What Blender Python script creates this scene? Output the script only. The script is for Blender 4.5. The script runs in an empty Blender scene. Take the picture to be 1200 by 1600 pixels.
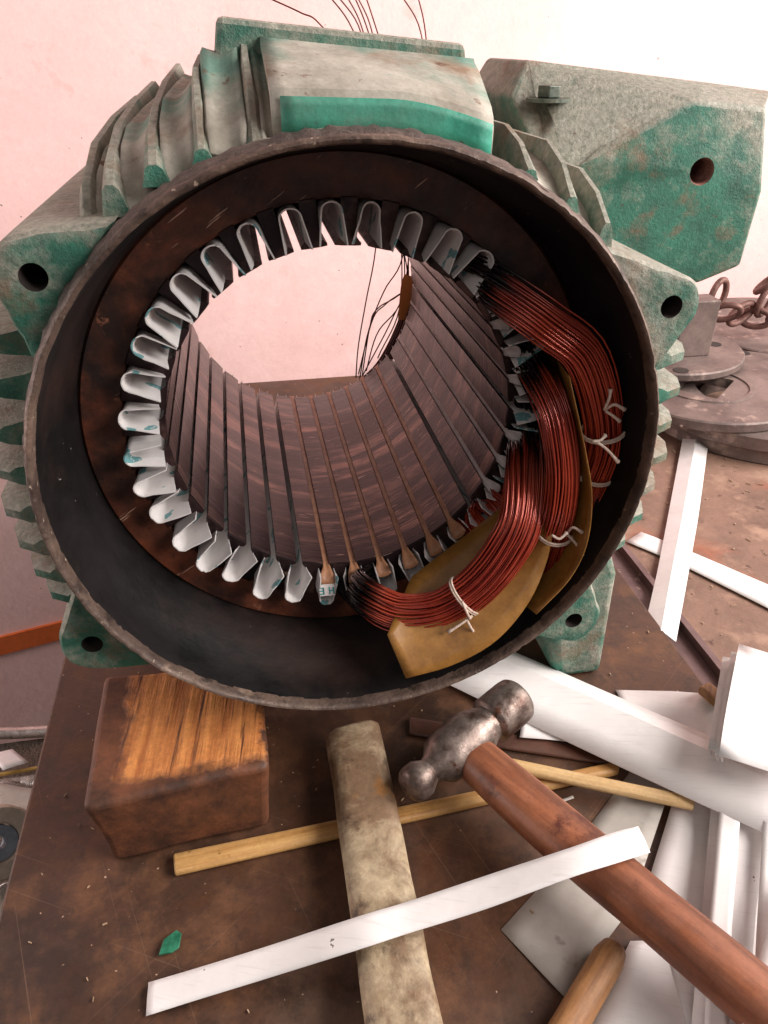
import bpy, bmesh, math, random
from mathutils import Vector, Matrix, noise as mnoise
random.seed(7)
R = math.radians
S = bpy.context.scene

# ------------------------------------------------------------------ camera, world, lights, exposure
cam = bpy.data.cameras.new('camera')
co = bpy.data.objects.new('camera', cam); S.collection.objects.link(co)
co.location = (-.0532, -.354, .2025)
co.rotation_euler = (R(90) - .5521, 0, -.1805)
cam.sensor_fit = 'VERTICAL'; cam.sensor_height = 36; cam.lens = 36 * 1193.7 / 1600
cam.clip_start = .01; cam.clip_end = 100
S.camera = co
S.render.resolution_x, S.render.resolution_y = 768, 1024

W = bpy.data.worlds.new('World'); S.world = W; W.use_nodes = True
W.node_tree.nodes['Background'].inputs[0].default_value = (1, .90, .86, 1)
W.node_tree.nodes['Background'].inputs[1].default_value = .17

def area(name, loc, tgt, sx, sy, power, col):
    l = bpy.data.lights.new(name, 'AREA'); l.shape = 'RECTANGLE'; l.size = sx; l.size_y = sy
    l.energy = power; l.color = col
    o = bpy.data.objects.new(name, l); S.collection.objects.link(o)
    o.location = loc
    o.rotation_euler = (Vector(tgt) - Vector(loc)).to_track_quat('-Z', 'Y').to_euler()
    return o
area('window_light', (1.80, .05, .95), (.25, .80, .0), 1.1, 1.1, 66, (1, .95, .91))
area('front_window_light', (1.35, -.95, .95), (0, .1, -.05), .9, .9, 40, (1, .95, .91))
area('left_wall_fill', (-1.5, .30, .20), (-.45, .85, -.6), .6, .8, 15, (1, .92, .88))  # unseen fill added to brighten the lower left wall
area('front_left_fill', (-.6, -1.5, 1.4), (-.1, .2, -.2), .9, .9, 4, (1, .93, .89))  # weak unseen fill added from the front left

S.view_settings.view_transform = 'Standard'; S.view_settings.look = 'None'
S.view_settings.exposure = 0; S.view_settings.gamma = 1

# ------------------------------------------------------------------ materials
def s(r, g, b):
    f = lambda c: (c / 255 / 12.92) if c / 255 <= .04045 else ((c / 255 + .055) / 1.055) ** 2.4
    return (f(r), f(g), f(b), 1)
class N:
    def __init__(self, name):
        self.m = bpy.data.materials.new(name); self.m.use_nodes = True
        self.t = self.m.node_tree; self.n = self.t.nodes
        self.b = self.n['Principled BSDF']
        self.tc = self.n.new('ShaderNodeTexCoord')
    def link(self, a, b): self.t.links.new(a, b)
    def vec(self, scale=(1, 1, 1), rot=(0, 0, 0), loc=(0, 0, 0)):
        m0 = self.n.new('ShaderNodeMapping'); m0.inputs['Rotation'].default_value = rot; self.link(self.tc.outputs['Object'], m0.inputs[0])
        mp = self.n.new('ShaderNodeMapping'); mp.inputs['Scale'].default_value = scale; mp.inputs['Location'].default_value = loc
        self.link(m0.outputs[0], mp.inputs[0]); return mp.outputs[0]
    def grunge(self, c, amt=.22, scale=420):
        a = self.noise(scale, 10, .75); b = self.noise(scale * .23, 10, .75)
        f = self.ramp(self.math('ADD', self.math('MULTIPLY', a, .55), self.math('MULTIPLY', b, .45)), .34, .66, 1 - amt, 1 + amt)
        x = self.n.new('ShaderNodeVectorMath'); x.operation = 'SCALE'; self.link(c, x.inputs[0]); self.link(f, x.inputs['Scale']); return x.outputs[0]
    def pos(self, scale=(1, 1, 1)):
        g = self.n.new('ShaderNodeNewGeometry'); mp = self.n.new('ShaderNodeMapping'); mp.inputs['Scale'].default_value = scale
        self.link(g.outputs['Position'], mp.inputs[0]); return mp.outputs[0]
    def noise(self, scale, detail=6, rough=.6, vec=None, dist=0):
        x = self.n.new('ShaderNodeTexNoise'); x.inputs['Scale'].default_value = scale
        x.inputs['Detail'].default_value = detail; x.inputs['Roughness'].default_value = rough
        x.inputs['Distortion'].default_value = dist
        self.link(vec if vec is not None else self.tc.outputs['Object'], x.inputs['Vector']); return x.outputs['Fac']
    def ramp(self, fac, lo, hi, a=0., b=1.):
        x = self.n.new('ShaderNodeMapRange'); x.inputs[1].default_value = lo; x.inputs[2].default_value = hi
        x.inputs[3].default_value = a; x.inputs[4].default_value = b
        self.link(fac, x.inputs[0]); return x.outputs[0]
    def math(self, op, a, b):
        x = self.n.new('ShaderNodeMath'); x.operation = op; x.use_clamp = False
        for i, v in enumerate((a, b)):
            if isinstance(v, (int, float)): x.inputs[i].default_value = v
            else: self.link(v, x.inputs[i])
        return x.outputs[0]
    def mix(self, fac, a, b):
        x = self.n.new('ShaderNodeMix'); x.data_type = 'RGBA'
        for i, v in ((0, fac), (6, a), (7, b)):
            if isinstance(v, (int, float, tuple)): x.inputs[i].default_value = v
            else: self.link(v, x.inputs[i])
        return x.outputs[2]
    def col(self, c):
        if isinstance(c, tuple): self.b.inputs['Base Color'].default_value = c
        else: self.link(c, self.b.inputs['Base Color'])
    def set(self, **k):
        for a, v in k.items():
            i = self.b.inputs[a.replace('_', ' ')]
            if isinstance(v, (int, float, tuple)): i.default_value = v
            else: self.link(v, i)
    def bump(self, h, strength=.3, dist=.001):
        x = self.n.new('ShaderNodeBump'); x.inputs['Strength'].default_value = strength
        x.inputs['Distance'].default_value = dist; self.link(h, x.inputs['Height'])
        self.link(x.outputs[0], self.b.inputs['Normal'])
    def normal_z(self):
        g = self.n.new('ShaderNodeNewGeometry'); q = self.n.new('ShaderNodeSeparateXYZ')
        self.link(g.outputs['Normal'], q.inputs[0]); return q.outputs[2]
    def sep(self):
        q = self.n.new('ShaderNodeSeparateXYZ'); self.link(self.tc.outputs['Object'], q.inputs[0]); return q.outputs
    def rnd(self):
        return self.n.new('ShaderNodeObjectInfo').outputs['Random']

def simple(name, a, b, scale=40, lo=.35, hi=.65, rough=.6, metal=0, bump=.3, bscale=300, bdist=.0006,
           stretch=None, spots=(), rot=(0, 0, 0), spec=.5, rvar=.12, gr=.2):
    n = N(name); v = n.vec(stretch, rot) if stretch else None
    f1 = n.noise(scale, 8, .62, v)
    c = n.mix(n.ramp(f1, lo, hi), a, b)
    for (sc, l, h, colr) in spots:
        c = n.mix(n.ramp(n.noise(sc, 5, .6, n.vec((1, 1, 1), (0, 0, 0), (sc * .37, 1.3, .7))), l, h), c, colr)
    n.col(n.grunge(c, gr))
    n.set(Roughness=n.ramp(n.noise(scale * 2.3 if not stretch else 90, 4), .3, .7, max(.03, rough - rvar), min(1, rough + rvar)), Metallic=metal)
    n.b.inputs['Specular IOR Level'].default_value = spec
    if bump: n.bump(n.math('ADD', n.noise(bscale, 4, .6, v), n.math('MULTIPLY', f1, .8)), bump, bdist)
    return n.m

M = {}
AB1, AB2, AS, AH = -.064, .445, 2.454, 1.049      # grain directions of the sticks and the handle
def worn_paint():
    n = N('worn_green_paint')
    big = n.noise(14, 8, .65, None, .4); mid = n.noise(45, 8, .65); fine = n.noise(260, 4)
    green = n.mix(n.ramp(mid, .3, .7), s(24, 82, 66), s(50, 130, 108))
    dustc = n.mix(n.ramp(fine, .3, .7), s(124, 120, 108), s(170, 161, 148))
    up = n.ramp(n.normal_z(), -.2, .95, -.06, .20)
    d = n.ramp(n.math('ADD', n.math('ADD', n.math('MULTIPLY', big, .65), n.math('MULTIPLY', mid, .35)), n.math('ADD', up, n.math('MULTIPLY', n.math('SUBTRACT', n.noise(330, 8, .75), .5), .16))), .44, .58)
    c = n.mix(n.ramp(d, 0, 1, .06, .90), green, dustc)
    brown = n.ramp(n.noise(23, 7, .7, n.vec(loc=(3, 1, 2))), .53, .64)
    c = n.mix(n.math('MULTIPLY', brown, .72), c, s(124, 98, 78))
    rust = n.ramp(n.noise(60, 6, .7, n.vec(loc=(1, 5, 2))), .66, .71)
    c = n.mix(rust, c, s(96, 58, 44))
    n.col(n.grunge(c, .2)); n.set(Roughness=n.ramp(mid, .3, .7, .5, .85))
    n.bump(n.math('ADD', n.math('MULTIPLY', n.noise(420, 6, .7), .9), n.math('ADD', mid, n.math('MULTIPLY', d, .35))), .75, .0016)
    return n.m
M['paint'] = worn_paint()
M['band'] = simple('green_band_paint', s(36, 122, 100), s(66, 158, 134), 40, rough=.55, bump=.4, spots=((30, .54, .7, s(128, 126, 112)), (90, .64, .72, s(60, 62, 52)), (12, .5, .7, s(86, 134, 116))))
M['dust'] = simple('dusty_grey_casting', s(138, 130, 118), s(176, 168, 156), 35, rough=.85, bump=.4,
                   spots=((18, .50, .68, s(92, 124, 110)), (26, .56, .72, s(126, 104, 84)), (60, .64, .70, s(100, 70, 52))))
M['rim'] = simple('machined_rim_steel', s(68, 53, 47), s(116, 95, 83), 26, rough=.58, metal=.25, bump=.8, bscale=190, bdist=.0012,
                  spots=((60, .55, .66, s(54, 42, 37)), (30, .6, .72, s(160, 134, 116)), (140, .66, .7, s(176, 156, 140))), gr=.35)
M['rim_edge'] = simple('scaled_rim_edge', s(58, 46, 42), s(92, 76, 68), 60, rough=.75, bump=.9, bscale=180, bdist=.002)
def inner():
    n = N('black_grimy_bore')
    a = n.noise(16, 8, .65, None, .5); b = n.noise(70, 6)
    c = n.mix(n.ramp(a, .38, .62), s(9, 8, 8), s(24, 19, 19))
    c = n.mix(n.ramp(n.noise(8, 6, .6, n.vec(loc=(4, 2, 1))), .55, .68), c, s(46, 31, 26))
    c = n.mix(n.ramp(n.noise(150, 4, .6), .72, .75), c, s(150, 140, 134))
    n.col(c); n.set(Roughness=n.ramp(a, .3, .7, .42, .75)); n.b.inputs['Specular IOR Level'].default_value = .3; n.bump(n.math('ADD', a, n.math('MULTIPLY', b, .8)), .5, .0015)
    return n.m
M['inner'] = inner()
def face():
    n = N('rusty_varnished_core_face')
    a = n.noise(20, 9, .68, None, .6); b = n.noise(90, 6)
    c = n.mix(n.ramp(a, .36, .64), s(52, 29, 21), s(122, 66, 44))
    c = n.mix(n.ramp(n.noise(11, 5, .6, n.vec(loc=(2, 7, 1))), .48, .62), c, s(40, 29, 27))
    c = n.mix(n.ramp(n.noise(70, 5, .7, n.vec(loc=(6, 1, 1))), .64, .72), c, s(138, 88, 66))
    sc = n.noise(30, 3, .5, n.vec((1, 1, 14), (0, .6, 0)))
    c = n.mix(n.ramp(sc, .70, .73), c, s(190, 150, 130))
    n.col(n.grunge(c, .35, 300)); n.set(Roughness=n.ramp(b, .3, .7, .22, .5)); n.bump(n.math('ADD', a, n.math('MULTIPLY', b, .5)), .45, .0012)
    return n.m
M['face'] = face()
def lam():
    n = N('streaked_lamination_steel')
    st = n.noise(1, 6, .8, n.pos((7, 620, 7))); st2 = n.noise(1, 8, .72, n.pos((9, 62, 9)))
    bl = n.noise(17, 7, .62, n.pos())
    c = n.mix(n.ramp(st, .28, .72), s(24, 18, 20), s(84, 64, 65))
    c = n.mix(n.math('MULTIPLY', n.math('MULTIPLY', n.ramp(st2, .50, .62), n.ramp(st, .3, .6)), .8), c, s(172, 134, 122))
    c = n.mix(n.math('MULTIPLY', n.ramp(bl, .48, .62), .8), c, s(46, 36, 40))
    fl = n.noise(1, 3, .6, n.pos((4, 1500, 4)))
    c = n.mix(n.math('MULTIPLY', n.ramp(fl, .50, .62), .55), c, s(22, 17, 18))
    c = n.mix(n.math('MULTIPLY', n.ramp(n.noise(240, 4, .7, n.pos()), .64, .70), .8), c, s(20, 14, 13))
    c = n.mix(n.ramp(n.noise(1, 2, .4, n.pos((60, 900, 60))), .72, .75), c, s(196, 164, 150))
    n.col(c); n.set(Roughness=n.ramp(st, .3, .7, .2, .42), Metallic=.65); n.bump(st, .35, .0004)
    return n.m
M['lam'] = lam()
def liner():
    n = N('slot_paper_with_teal_print')
    g = n.noise(160, 4)
    c = n.mix(g, s(212, 206, 205), s(236, 231, 229))
    t = n.noise(64, 1.5, .4, n.pos((1, 1.4, 1)))
    band = n.math('MULTIPLY', n.ramp(t, .635, .645), n.ramp(n.noise(420, 2), .3, .45))
    c = n.mix(n.math('MULTIPLY', band, .85), c, s(58, 142, 148))
    n.col(c); n.set(Roughness=.62); n.bump(g, .1, .0003)
    return n.m
M['liner'] = liner()
M['wedge'] = simple('brown_slot_wedge', s(150, 100, 72), s(190, 138, 104), 60, rough=.5, bump=.2)
M['greywedge'] = simple('pale_slot_paper', s(176, 166, 164), s(212, 202, 200), 60, rough=.6, bump=.1)
def wire():
    n = N('enamelled_copper_wire')
    at = n.n.new('ShaderNodeAttribute'); at.attribute_name = 'slot_shade'
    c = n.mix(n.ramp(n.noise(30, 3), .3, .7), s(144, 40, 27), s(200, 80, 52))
    c = n.mix(at.outputs['Fac'], c, s(24, 14, 14))  # shade near the slots, painted dark into the wire colour
    n.col(c); n.set(Roughness=.2, Metallic=.35); n.b.inputs['Coat Weight'].default_value = .7; n.b.inputs['Coat Roughness'].default_value = .15
    return n.m
M['wire'] = wire()
M['darkwire'] = simple('dark_lead_wire', s(70, 22, 20), s(104, 38, 32), 40, rough=.35, metal=.2, bump=0)
M['press'] = simple('ochre_pressboard', s(132, 88, 36), s(162, 114, 54), 50, rough=.42, bump=.12, bscale=400, bdist=.0003, spots=((26, .62, .74, s(108, 70, 32)),))
def tabm():
    n = N('thin_translucent_board'); n.col(s(176, 142, 104)); n.set(Roughness=.6)
    t_ = n.n.new('ShaderNodeBsdfTranslucent'); t_.inputs[0].default_value = s(196, 160, 120); mx = n.n.new('ShaderNodeMixShader'); mx.inputs[0].default_value = .6
    out = [q for q in n.n if q.type == 'OUTPUT_MATERIAL'][0]; n.link(n.b.outputs[0], mx.inputs[1]); n.link(t_.outputs[0], mx.inputs[2]); n.link(mx.outputs[0], out.inputs[0]); return n.m
M['tab'] = tabm()
M['string'] = simple('cotton_string', s(196, 172, 156), s(226, 206, 192), 200, rough=.9, bump=.6, bscale=900)
M['thread'] = simple('rusty_thread', s(92, 52, 44), s(140, 90, 78), 90, rough=.5, metal=.4)
M['hole'] = simple('dark_hole_wall', s(30, 24, 22), s(52, 40, 36), 90, rough=.8)
M['bolt'] = simple('dirty_bolt_steel', s(62, 74, 66), s(110, 112, 100), 120, rough=.5, metal=.4)
M['teal'] = simple('teal_print', s(40, 128, 132), s(64, 152, 152), 200, rough=.7, bump=0)
M['ink'] = simple('black_print', s(30, 30, 34), s(44, 42, 44), 200, rough=.7, bump=0)
def board():
    n = N('oil_stained_plywood')
    g = n.noise(1, 6, .6, n.vec((60, 6, 60), (0, 0, .1))); a = n.noise(6, 9, .65, None, .4); b = n.noise(26, 7, .65)
    c = n.mix(n.ramp(a, .36, .64), s(48, 31, 22), s(90, 56, 36))
    c = n.mix(n.math('MULTIPLY', n.ramp(b, .48, .66), .6), c, s(112, 72, 44))
    c = n.mix(n.math('MULTIPLY', n.ramp(g, .5, .7), .4), c, s(50, 34, 30))
    c = n.mix(n.math('MULTIPLY', n.ramp(n.noise(9, 6, .6, n.vec(loc=(5, 2, 0))), .54, .68), .6), c, s(96, 74, 60))
    c = n.mix(n.math('MULTIPLY', n.ramp(n.noise(34, 12, .8, n.vec(loc=(2, 8, 1))), .52, .62), .55), c, s(40, 28, 23))
    for sx, ra in ((34, .5), (42, -.7), (28, 1.25)):
        c = n.mix(n.math('MULTIPLY', n.ramp(n.noise(1, 2, .4, n.vec((4, sx * 22, 4), (0, 0, ra), (ra, 3, 1))), .70, .72), .2), c, s(138, 108, 88))
    c = n.mix(n.ramp(n.noise(230, 2, .5), .73, .76), c, s(170, 140, 120))
    n.col(n.grunge(c, .3, 300)); n.set(Roughness=n.ramp(b, .3, .7, .40, .72)); n.bump(n.math('ADD', b, n.math('MULTIPLY', g, .6)), .3, .001)
    return n.m
M['board'] = board()
M['table'] = simple('dirty_red_brown_bench', s(104, 78, 66), s(136, 104, 88), 9, rough=.75, bump=.5, bscale=130, bdist=.0012,
                    spots=((24, .52, .66, s(150, 118, 100)), (60, .62, .7, s(84, 58, 48)), (7, .60, .72, s(142, 84, 62))))
M['angle'] = simple('painted_angle_steel', s(84, 60, 60), s(110, 84, 82), 25, rough=.55, spots=((80, .64, .7, s(150, 126, 116)),))
def wallm():
    n = N('pink_distemper_wall')
    a = n.noise(3, 8, .6); b = n.noise(60, 5)
    c = n.mix(n.ramp(a, .3, .7), s(228, 184, 180), s(235, 198, 194))
    c = n.mix(n.ramp(n.noise(90, 3, .5), .745, .755), c, s(110, 84, 80))
    c = n.mix(n.math('MULTIPLY', n.ramp(n.noise(11, 6, .7, n.vec(loc=(1, 4, 2))), .6, .72), .4), c, s(190, 134, 120))
    c = n.mix(n.math('MULTIPLY', n.ramp(n.noise(2.2, 9, .7, n.vec(loc=(7, 4, 2))), .5, .7), .35), c, s(206, 158, 150))
    n.col(n.grunge(c, .08, 200)); n.set(Roughness=.85); n.bump(n.math('ADD', b, n.math('MULTIPLY', n.noise(9, 8, .7), 2.0)), .3, .003)
    return n.m
M['wall'] = wallm()
M['stripe'] = simple('orange_wall_stripe', s(186, 84, 34), s(206, 100, 46), 20, rough=.7)
def blockm():
    n = N('split_wood_block')
    q = n.sep()
    g = n.noise(1, 7, .65, n.vec((150, 10, 150), (0, 0, .12))); a = n.noise(40, 8, .65); e = n.noise(60, 4)
    dark = n.mix(n.ramp(a, .36, .64), s(62, 37, 25), s(112, 66, 42))
    raw = n.mix(n.ramp(g, .34, .66), s(156, 86, 38), s(210, 138, 74))
    raw = n.mix(n.ramp(n.noise(1, 4, .6, n.vec((240, 8, 240), (0, 0, .12), (2, 0, 0))), .56, .66), raw, s(78, 40, 20))
    wob = n.math('MULTIPLY', n.math('SUBTRACT', e, .5), .022)
    m1 = n.ramp(n.math('ADD', q[0], wob), -.040, -.031); m2 = n.ramp(n.math('ADD', q[0], wob), .050, .054, 1, 0)
    m3 = n.ramp(n.math('ADD', q[1], wob), -.043, -.035); m4 = n.ramp(n.math('ADD', q[2], wob), .046, .050)
    mk = n.math('MULTIPLY', n.math('MULTIPLY', m1, m2), n.math('MULTIPLY', m3, m4))
    n.col(n.grunge(n.mix(mk, dark, raw), .3, 300)); n.set(Roughness=.62)
    n.bump(n.math('ADD', a, n.math('MULTIPLY', n.math('MULTIPLY', g, mk), 2.5)), .6, .002)
    return n.m
M['block'] = blockm()
def bar():
    n = N('stained_bone_white_bar')
    a = n.noise(26, 9, .68, None, .5); b = n.noise(90, 6)
    c = n.mix(n.ramp(b, .3, .7), s(142, 121, 94), s(184, 164, 136))
    top = n.ramp(n.math('ADD', n.sep()[1], n.math('MULTIPLY', b, .12)), .05, .16, 0, .13)
    c = n.mix(n.math('MULTIPLY', n.ramp(n.math('ADD', a, top), .46, .62), .9), c, s(108, 80, 58))
    c = n.mix(n.ramp(n.noise(18, 7, .65, n.vec(loc=(1, 2, 6))), .58, .68), c, s(150, 98, 44))
    c = n.mix(n.math('MULTIPLY', n.ramp(n.noise(48, 6, .7, n.vec(loc=(4, 2, 6))), .58, .7), .9), c, s(66, 48, 36))
    n.col(n.grunge(c, .3, 300)); n.set(Roughness=.6); n.bump(n.math('ADD', a, b), .6, .0015)
    return n.m
M['bar'] = bar()
M['hammer'] = simple('worn_hammer_steel', s(84, 70, 64), s(146, 130, 122), 45, rough=.44, metal=.75, bump=.5, bscale=160, bdist=.001, gr=.35,
                     spots=((40, .54, .66, s(70, 48, 40)), (90, .62, .7, s(96, 62, 48))))
M['handle'] = simple('varnished_red_wood', s(98, 56, 38), s(156, 96, 68), 1, rough=.4, bump=.2, stretch=(9, 80, 80), rot=(0, 0, AH),
                     spots=((34, .6, .68, s(84, 42, 30)), (9, .58, .7, s(150, 96, 74))))
M['bamboo'] = simple('bamboo_strip', s(164, 116, 62), s(204, 160, 102), 1, rough=.5, bump=.2, stretch=(10, 190, 190), rot=(0, 0, AB1), spots=((70, .63, .7, s(120, 76, 40)),))
M['palebamboo'] = simple('pale_bamboo_strip', s(178, 140, 92), s(212, 180, 132), 1, rough=.5, bump=.2, stretch=(12, 190, 190), rot=(0, 0, AB2))
M['stick'] = simple('round_brown_stick', s(120, 78, 46), s(172, 124, 80), 1, rough=.5, bump=.3, stretch=(14, 150, 150), rot=(0, 0, AS))
M['slat'] = simple('dark_brown_slat', s(60, 36, 28), s(86, 52, 38), 30, rough=.5)
def paper(name, a, b, tr=.0, rough=.5, spots=()):
    n = N(name); g = n.noise(30, 5)
    c = n.mix(n.ramp(g, .3, .7), a, b)
    for (sc, l, h, cc) in spots: c = n.mix(n.ramp(n.noise(sc, 3), l, h), c, cc)
    sm = n.ramp(n.noise(9, 7, .7, n.vec(loc=(3, 1, 0))), .52, .72)
    c = n.mix(n.math('MULTIPLY', sm, .28), c, s(176, 166, 160))
    fb = n.noise(1, 3, .5, n.vec((40, 700, 40), (0, 0, .4)))
    c = n.mix(n.math('MULTIPLY', n.ramp(fb, .58, .7), .18), c, s(160, 150, 146))
    n.col(c); n.set(Roughness=rough)
    n.b.inputs['Subsurface Weight'].default_value = 0
    n.bump(n.math('ADD', n.noise(14, 3), n.math('MULTIPLY', n.noise(260, 5, .7), .25)), .22, .0016)
    return n.m
M['paper'] = paper('white_insulation_paper', s(216, 209, 208), s(230, 224, 222), spots=((120, .735, .745, s(120, 110, 108)),))
M['gloss'] = paper('glossy_white_film', s(228, 222, 220), s(238, 233, 231), rough=.3)
M['grey'] = paper('grey_fibre_paper', s(158, 150, 142), s(186, 178, 170), rough=.7, spots=((60, .62, .72, s(136, 126, 118)), (140, .73, .74, s(80, 70, 66))))
M['cast'] = simple('dusty_cast_iron', s(88, 74, 70), s(124, 106, 100), 20, rough=.6, metal=.25, bump=.4,
                   spots=((30, .58, .7, s(160, 138, 128)), (90, .68, .72, s(196, 176, 166)), (14, .6, .72, s(96, 76, 72))))
M['chain'] = simple('rusty_chain', s(88, 60, 54), s(126, 92, 84), 90, rough=.6, metal=.4)
M['roll'] = simple('cream_plastic_roll', s(186, 172, 154), s(206, 192, 176), 40, rough=.5)
M['blue'] = simple('blue_grey_hub', s(120, 128, 142), s(150, 156, 166), 40, rough=.4)
M['shelf'] = simple('dark_cluttered_shelf', s(52, 42, 36), s(96, 78, 64), 20, rough=.8, bump=.8, bdist=.003)
M['rag'] = simple('grey_rag', s(92, 84, 76), s(138, 128, 116), 26, rough=.9, bump=.6)
M['alu'] = simple('aluminium_rod', s(176, 162, 158), s(204, 192, 186), 60, rough=.3, metal=.7)
M['yellow'] = simple('yellow_stick', s(176, 138, 62), s(200, 160, 84), 60, rough=.5)
M['chip'] = simple('green_paint_chip', s(24, 84, 62), s(44, 116, 88), 120, rough=.4)
M['straw'] = simple('pale_shaving', s(140, 112, 88), s(186, 158, 130), 90, rough=.7)
def film():
    n = N('clear_crumpled_film'); n.col(s(214, 206, 198)); n.set(Roughness=.12, Alpha=.32)
    n.bump(n.noise(60, 4), .5, .004); return n.m
M['film'] = film()

# ------------------------------------------------------------------ mesh builder
class MB:
    def __init__(self): self.v = []; self.f = []; self.a = None
    def add(self, vs, fs):
        k = len(self.v); self.v += [tuple(p) for p in vs]; self.f += [tuple(i + k for i in q) for q in fs]; return k
    def grid(self, rows, closed_u=False, closed_v=False):
        nu, nv = len(rows), len(rows[0]); vs = [p for r in rows for p in r]; fs = []
        for i in range(nu if closed_u else nu - 1):
            for j in range(nv if closed_v else nv - 1):
                i2, j2 = (i + 1) % nu, (j + 1) % nv
                fs.append((i * nv + j, i * nv + j2, i2 * nv + j2, i2 * nv + j))
        return self.add(vs, fs)
    def prism(self, poly, d):
        n = len(poly); d = Vector(d); a = [Vector(p) for p in poly]
        self.add(a + [p + d for p in a], [tuple(range(n))[::-1], tuple(range(n, 2 * n))] +
                 [(i, (i + 1) % n, n + (i + 1) % n, n + i) for i in range(n)])
        return self
    def box(self, a, b):
        (x0, y0, z0), (x1, y1, z1) = a, b
        return self.prism([(x0, y0, z0), (x1, y0, z0), (x1, y1, z0), (x0, y1, z0)], (0, 0, z1 - z0))
    def tube(self, pts, rad, sides=6, caps=True):
        pts = [Vector(p) for p in pts]; n = len(pts); rows = []
        T0 = (pts[1] - pts[0]).normalized(); u = T0.orthogonal().normalized()
        for i, p in enumerate(pts):
            T = (pts[min(i + 1, n - 1)] - pts[max(i - 1, 0)]).normalized()
            u = (u - T * u.dot(T)).normalized(); w = T.cross(u)
            r = rad(i / (n - 1)) if callable(rad) else rad
            rows.append([p + (u * math.cos(k * 2 * math.pi / sides) + w * math.sin(k * 2 * math.pi / sides)) * r for k in range(sides)])
        k = self.grid(rows, closed_v=True)
        if caps:
            self.f.append(tuple(range(k, k + sides))[::-1]); self.f.append(tuple(range(k + (n - 1) * sides, k + n * sides)))
        return self
    def lathe(self, prof, seg=96, c=(0, 0, 0), axis='Y', closed=False, a0=0, a1=360):
        full = abs(a1 - a0) >= 359.9; rows = []
        for k in range(seg if full else seg + 1):
            t = R(a0 + (a1 - a0) * k / seg); row = []
            for r, h in prof:
                x, z = r * math.cos(t), r * math.sin(t)
                row.append((c[0] + x, c[1] + h, c[2] + z) if axis == 'Y' else (c[0] + x, c[1] + z, c[2] + h))
            rows.append(row)
        self.grid(rows, closed_u=full, closed_v=closed); return self
ORG = {}
def finish(o, smooth=False, bevel=0, sub=0, solid=0, seg=2):
    if smooth:
        for p in o.data.polygons: p.use_smooth = True
        if smooth != 'all':
            try: o.data.set_sharp_from_angle(angle=R(20 if solid and not bevel else 38))
            except Exception: pass
    if solid:
        m = o.modifiers.new('thickness', 'SOLIDIFY'); m.thickness = solid; m.offset = 0
    if bevel:
        m = o.modifiers.new('bevel', 'BEVEL'); m.width = bevel; m.segments = seg; m.limit_method = 'ANGLE'; m.angle_limit = R(30)
    if sub:
        m = o.modifiers.new('smooth', 'SUBSURF'); m.levels = sub; m.render_levels = sub
def mesh(name, mb, org, fix=True):
    me = bpy.data.meshes.new(name); o = Vector(org)
    me.from_pydata([tuple(Vector(p) - o) for p in mb.v], [], mb.f)
    if fix:
        b = bmesh.new(); b.from_mesh(me); bmesh.ops.recalc_face_normals(b, faces=b.faces); b.to_mesh(me); b.free()
    me.update(); return me
def tag(o, label=None, cat=None, group=None, kind=None):
    for k, v in (('label', label), ('category', cat), ('group', group), ('kind', kind)):
        if v: o[k] = v
    return o
def thing(name, label, cat, loc, group=None):
    o = bpy.data.objects.new(name, None); S.collection.objects.link(o); o.location = loc; o.empty_display_size = .02
    ORG[o.name] = Vector(loc); return tag(o, label, cat, group)
def part(name, mb, mt, parent, label=None, kind=None, **k):
    org = ORG[parent.name]; o = bpy.data.objects.new(name, mesh(name, mb, org)); S.collection.objects.link(o)
    o.data.materials.append(M[mt]); o.parent = parent; ORG[o.name] = org
    finish(o, **k); return tag(o, label, kind=kind)
def solo(name, mb, mt, loc, label, cat, group=None, **k):
    o = bpy.data.objects.new(name, mesh(name, mb, loc)); S.collection.objects.link(o); o.location = loc
    o.data.materials.append(M[mt]); ORG[o.name] = Vector(loc); finish(o, **k); return tag(o, label, cat, group)
def struct(name, mb, mt, loc=(0, 0, 0), parent=None, **k):
    if parent: return part(name, mb, mt, parent, **k)
    o = bpy.data.objects.new(name, mesh(name, mb, loc)); S.collection.objects.link(o); o.location = loc
    o.data.materials.append(M[mt]); ORG[o.name] = Vector(loc); finish(o, **k); o['kind'] = 'structure'; return o
def catmull(P, n):
    P = [Vector(p) for p in P]; Q = [P[0] * 2 - P[1]] + P + [P[-1] * 2 - P[-2]]; out = []
    for i in range(n):
        t = i / (n - 1) * (len(P) - 1); k = min(int(t), len(P) - 2); t -= k
        a, b, c, d = Q[k:k + 4]
        out.append(.5 * ((2 * b) + (c - a) * t + (2 * a - 5 * b + 4 * c - d) * t * t + (3 * b - a - 3 * c + d) * t ** 3))
    return out
def poly_at(P, n):
    P = [Vector(p) for p in P]; L = [0]
    for a, b in zip(P, P[1:]): L.append(L[-1] + (b - a).length)
    out = []
    for i in range(n):
        d = L[-1] * i / (n - 1); k = 0
        while k < len(P) - 2 and L[k + 1] < d: k += 1
        out.append(P[k].lerp(P[k + 1], (d - L[k]) / max(1e-9, L[k + 1] - L[k])))
    return out
def sheet(A, B, nu=16, nv=6, curve=True, wob=0, seed=0):
    mb = MB(); a = (catmull if curve is True else poly_at)(A, nu); b = (catmull if curve else poly_at)(B, nu); rows = []
    for p, q in zip(a, b):
        row = []
        for j in range(nv):
            v = p.lerp(q, j / (nv - 1))
            if wob: v = v + Vector((0, 0, wob * mnoise.noise(v * 18 + Vector((seed, 0, 0)))))
            row.append(v)
        rows.append(row)
    mb.grid(rows); return mb
def pol(r, deg, y): return Vector((r * math.cos(R(deg)), y, r * math.sin(R(deg))))

ZT = -.24          # top of the board
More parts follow.
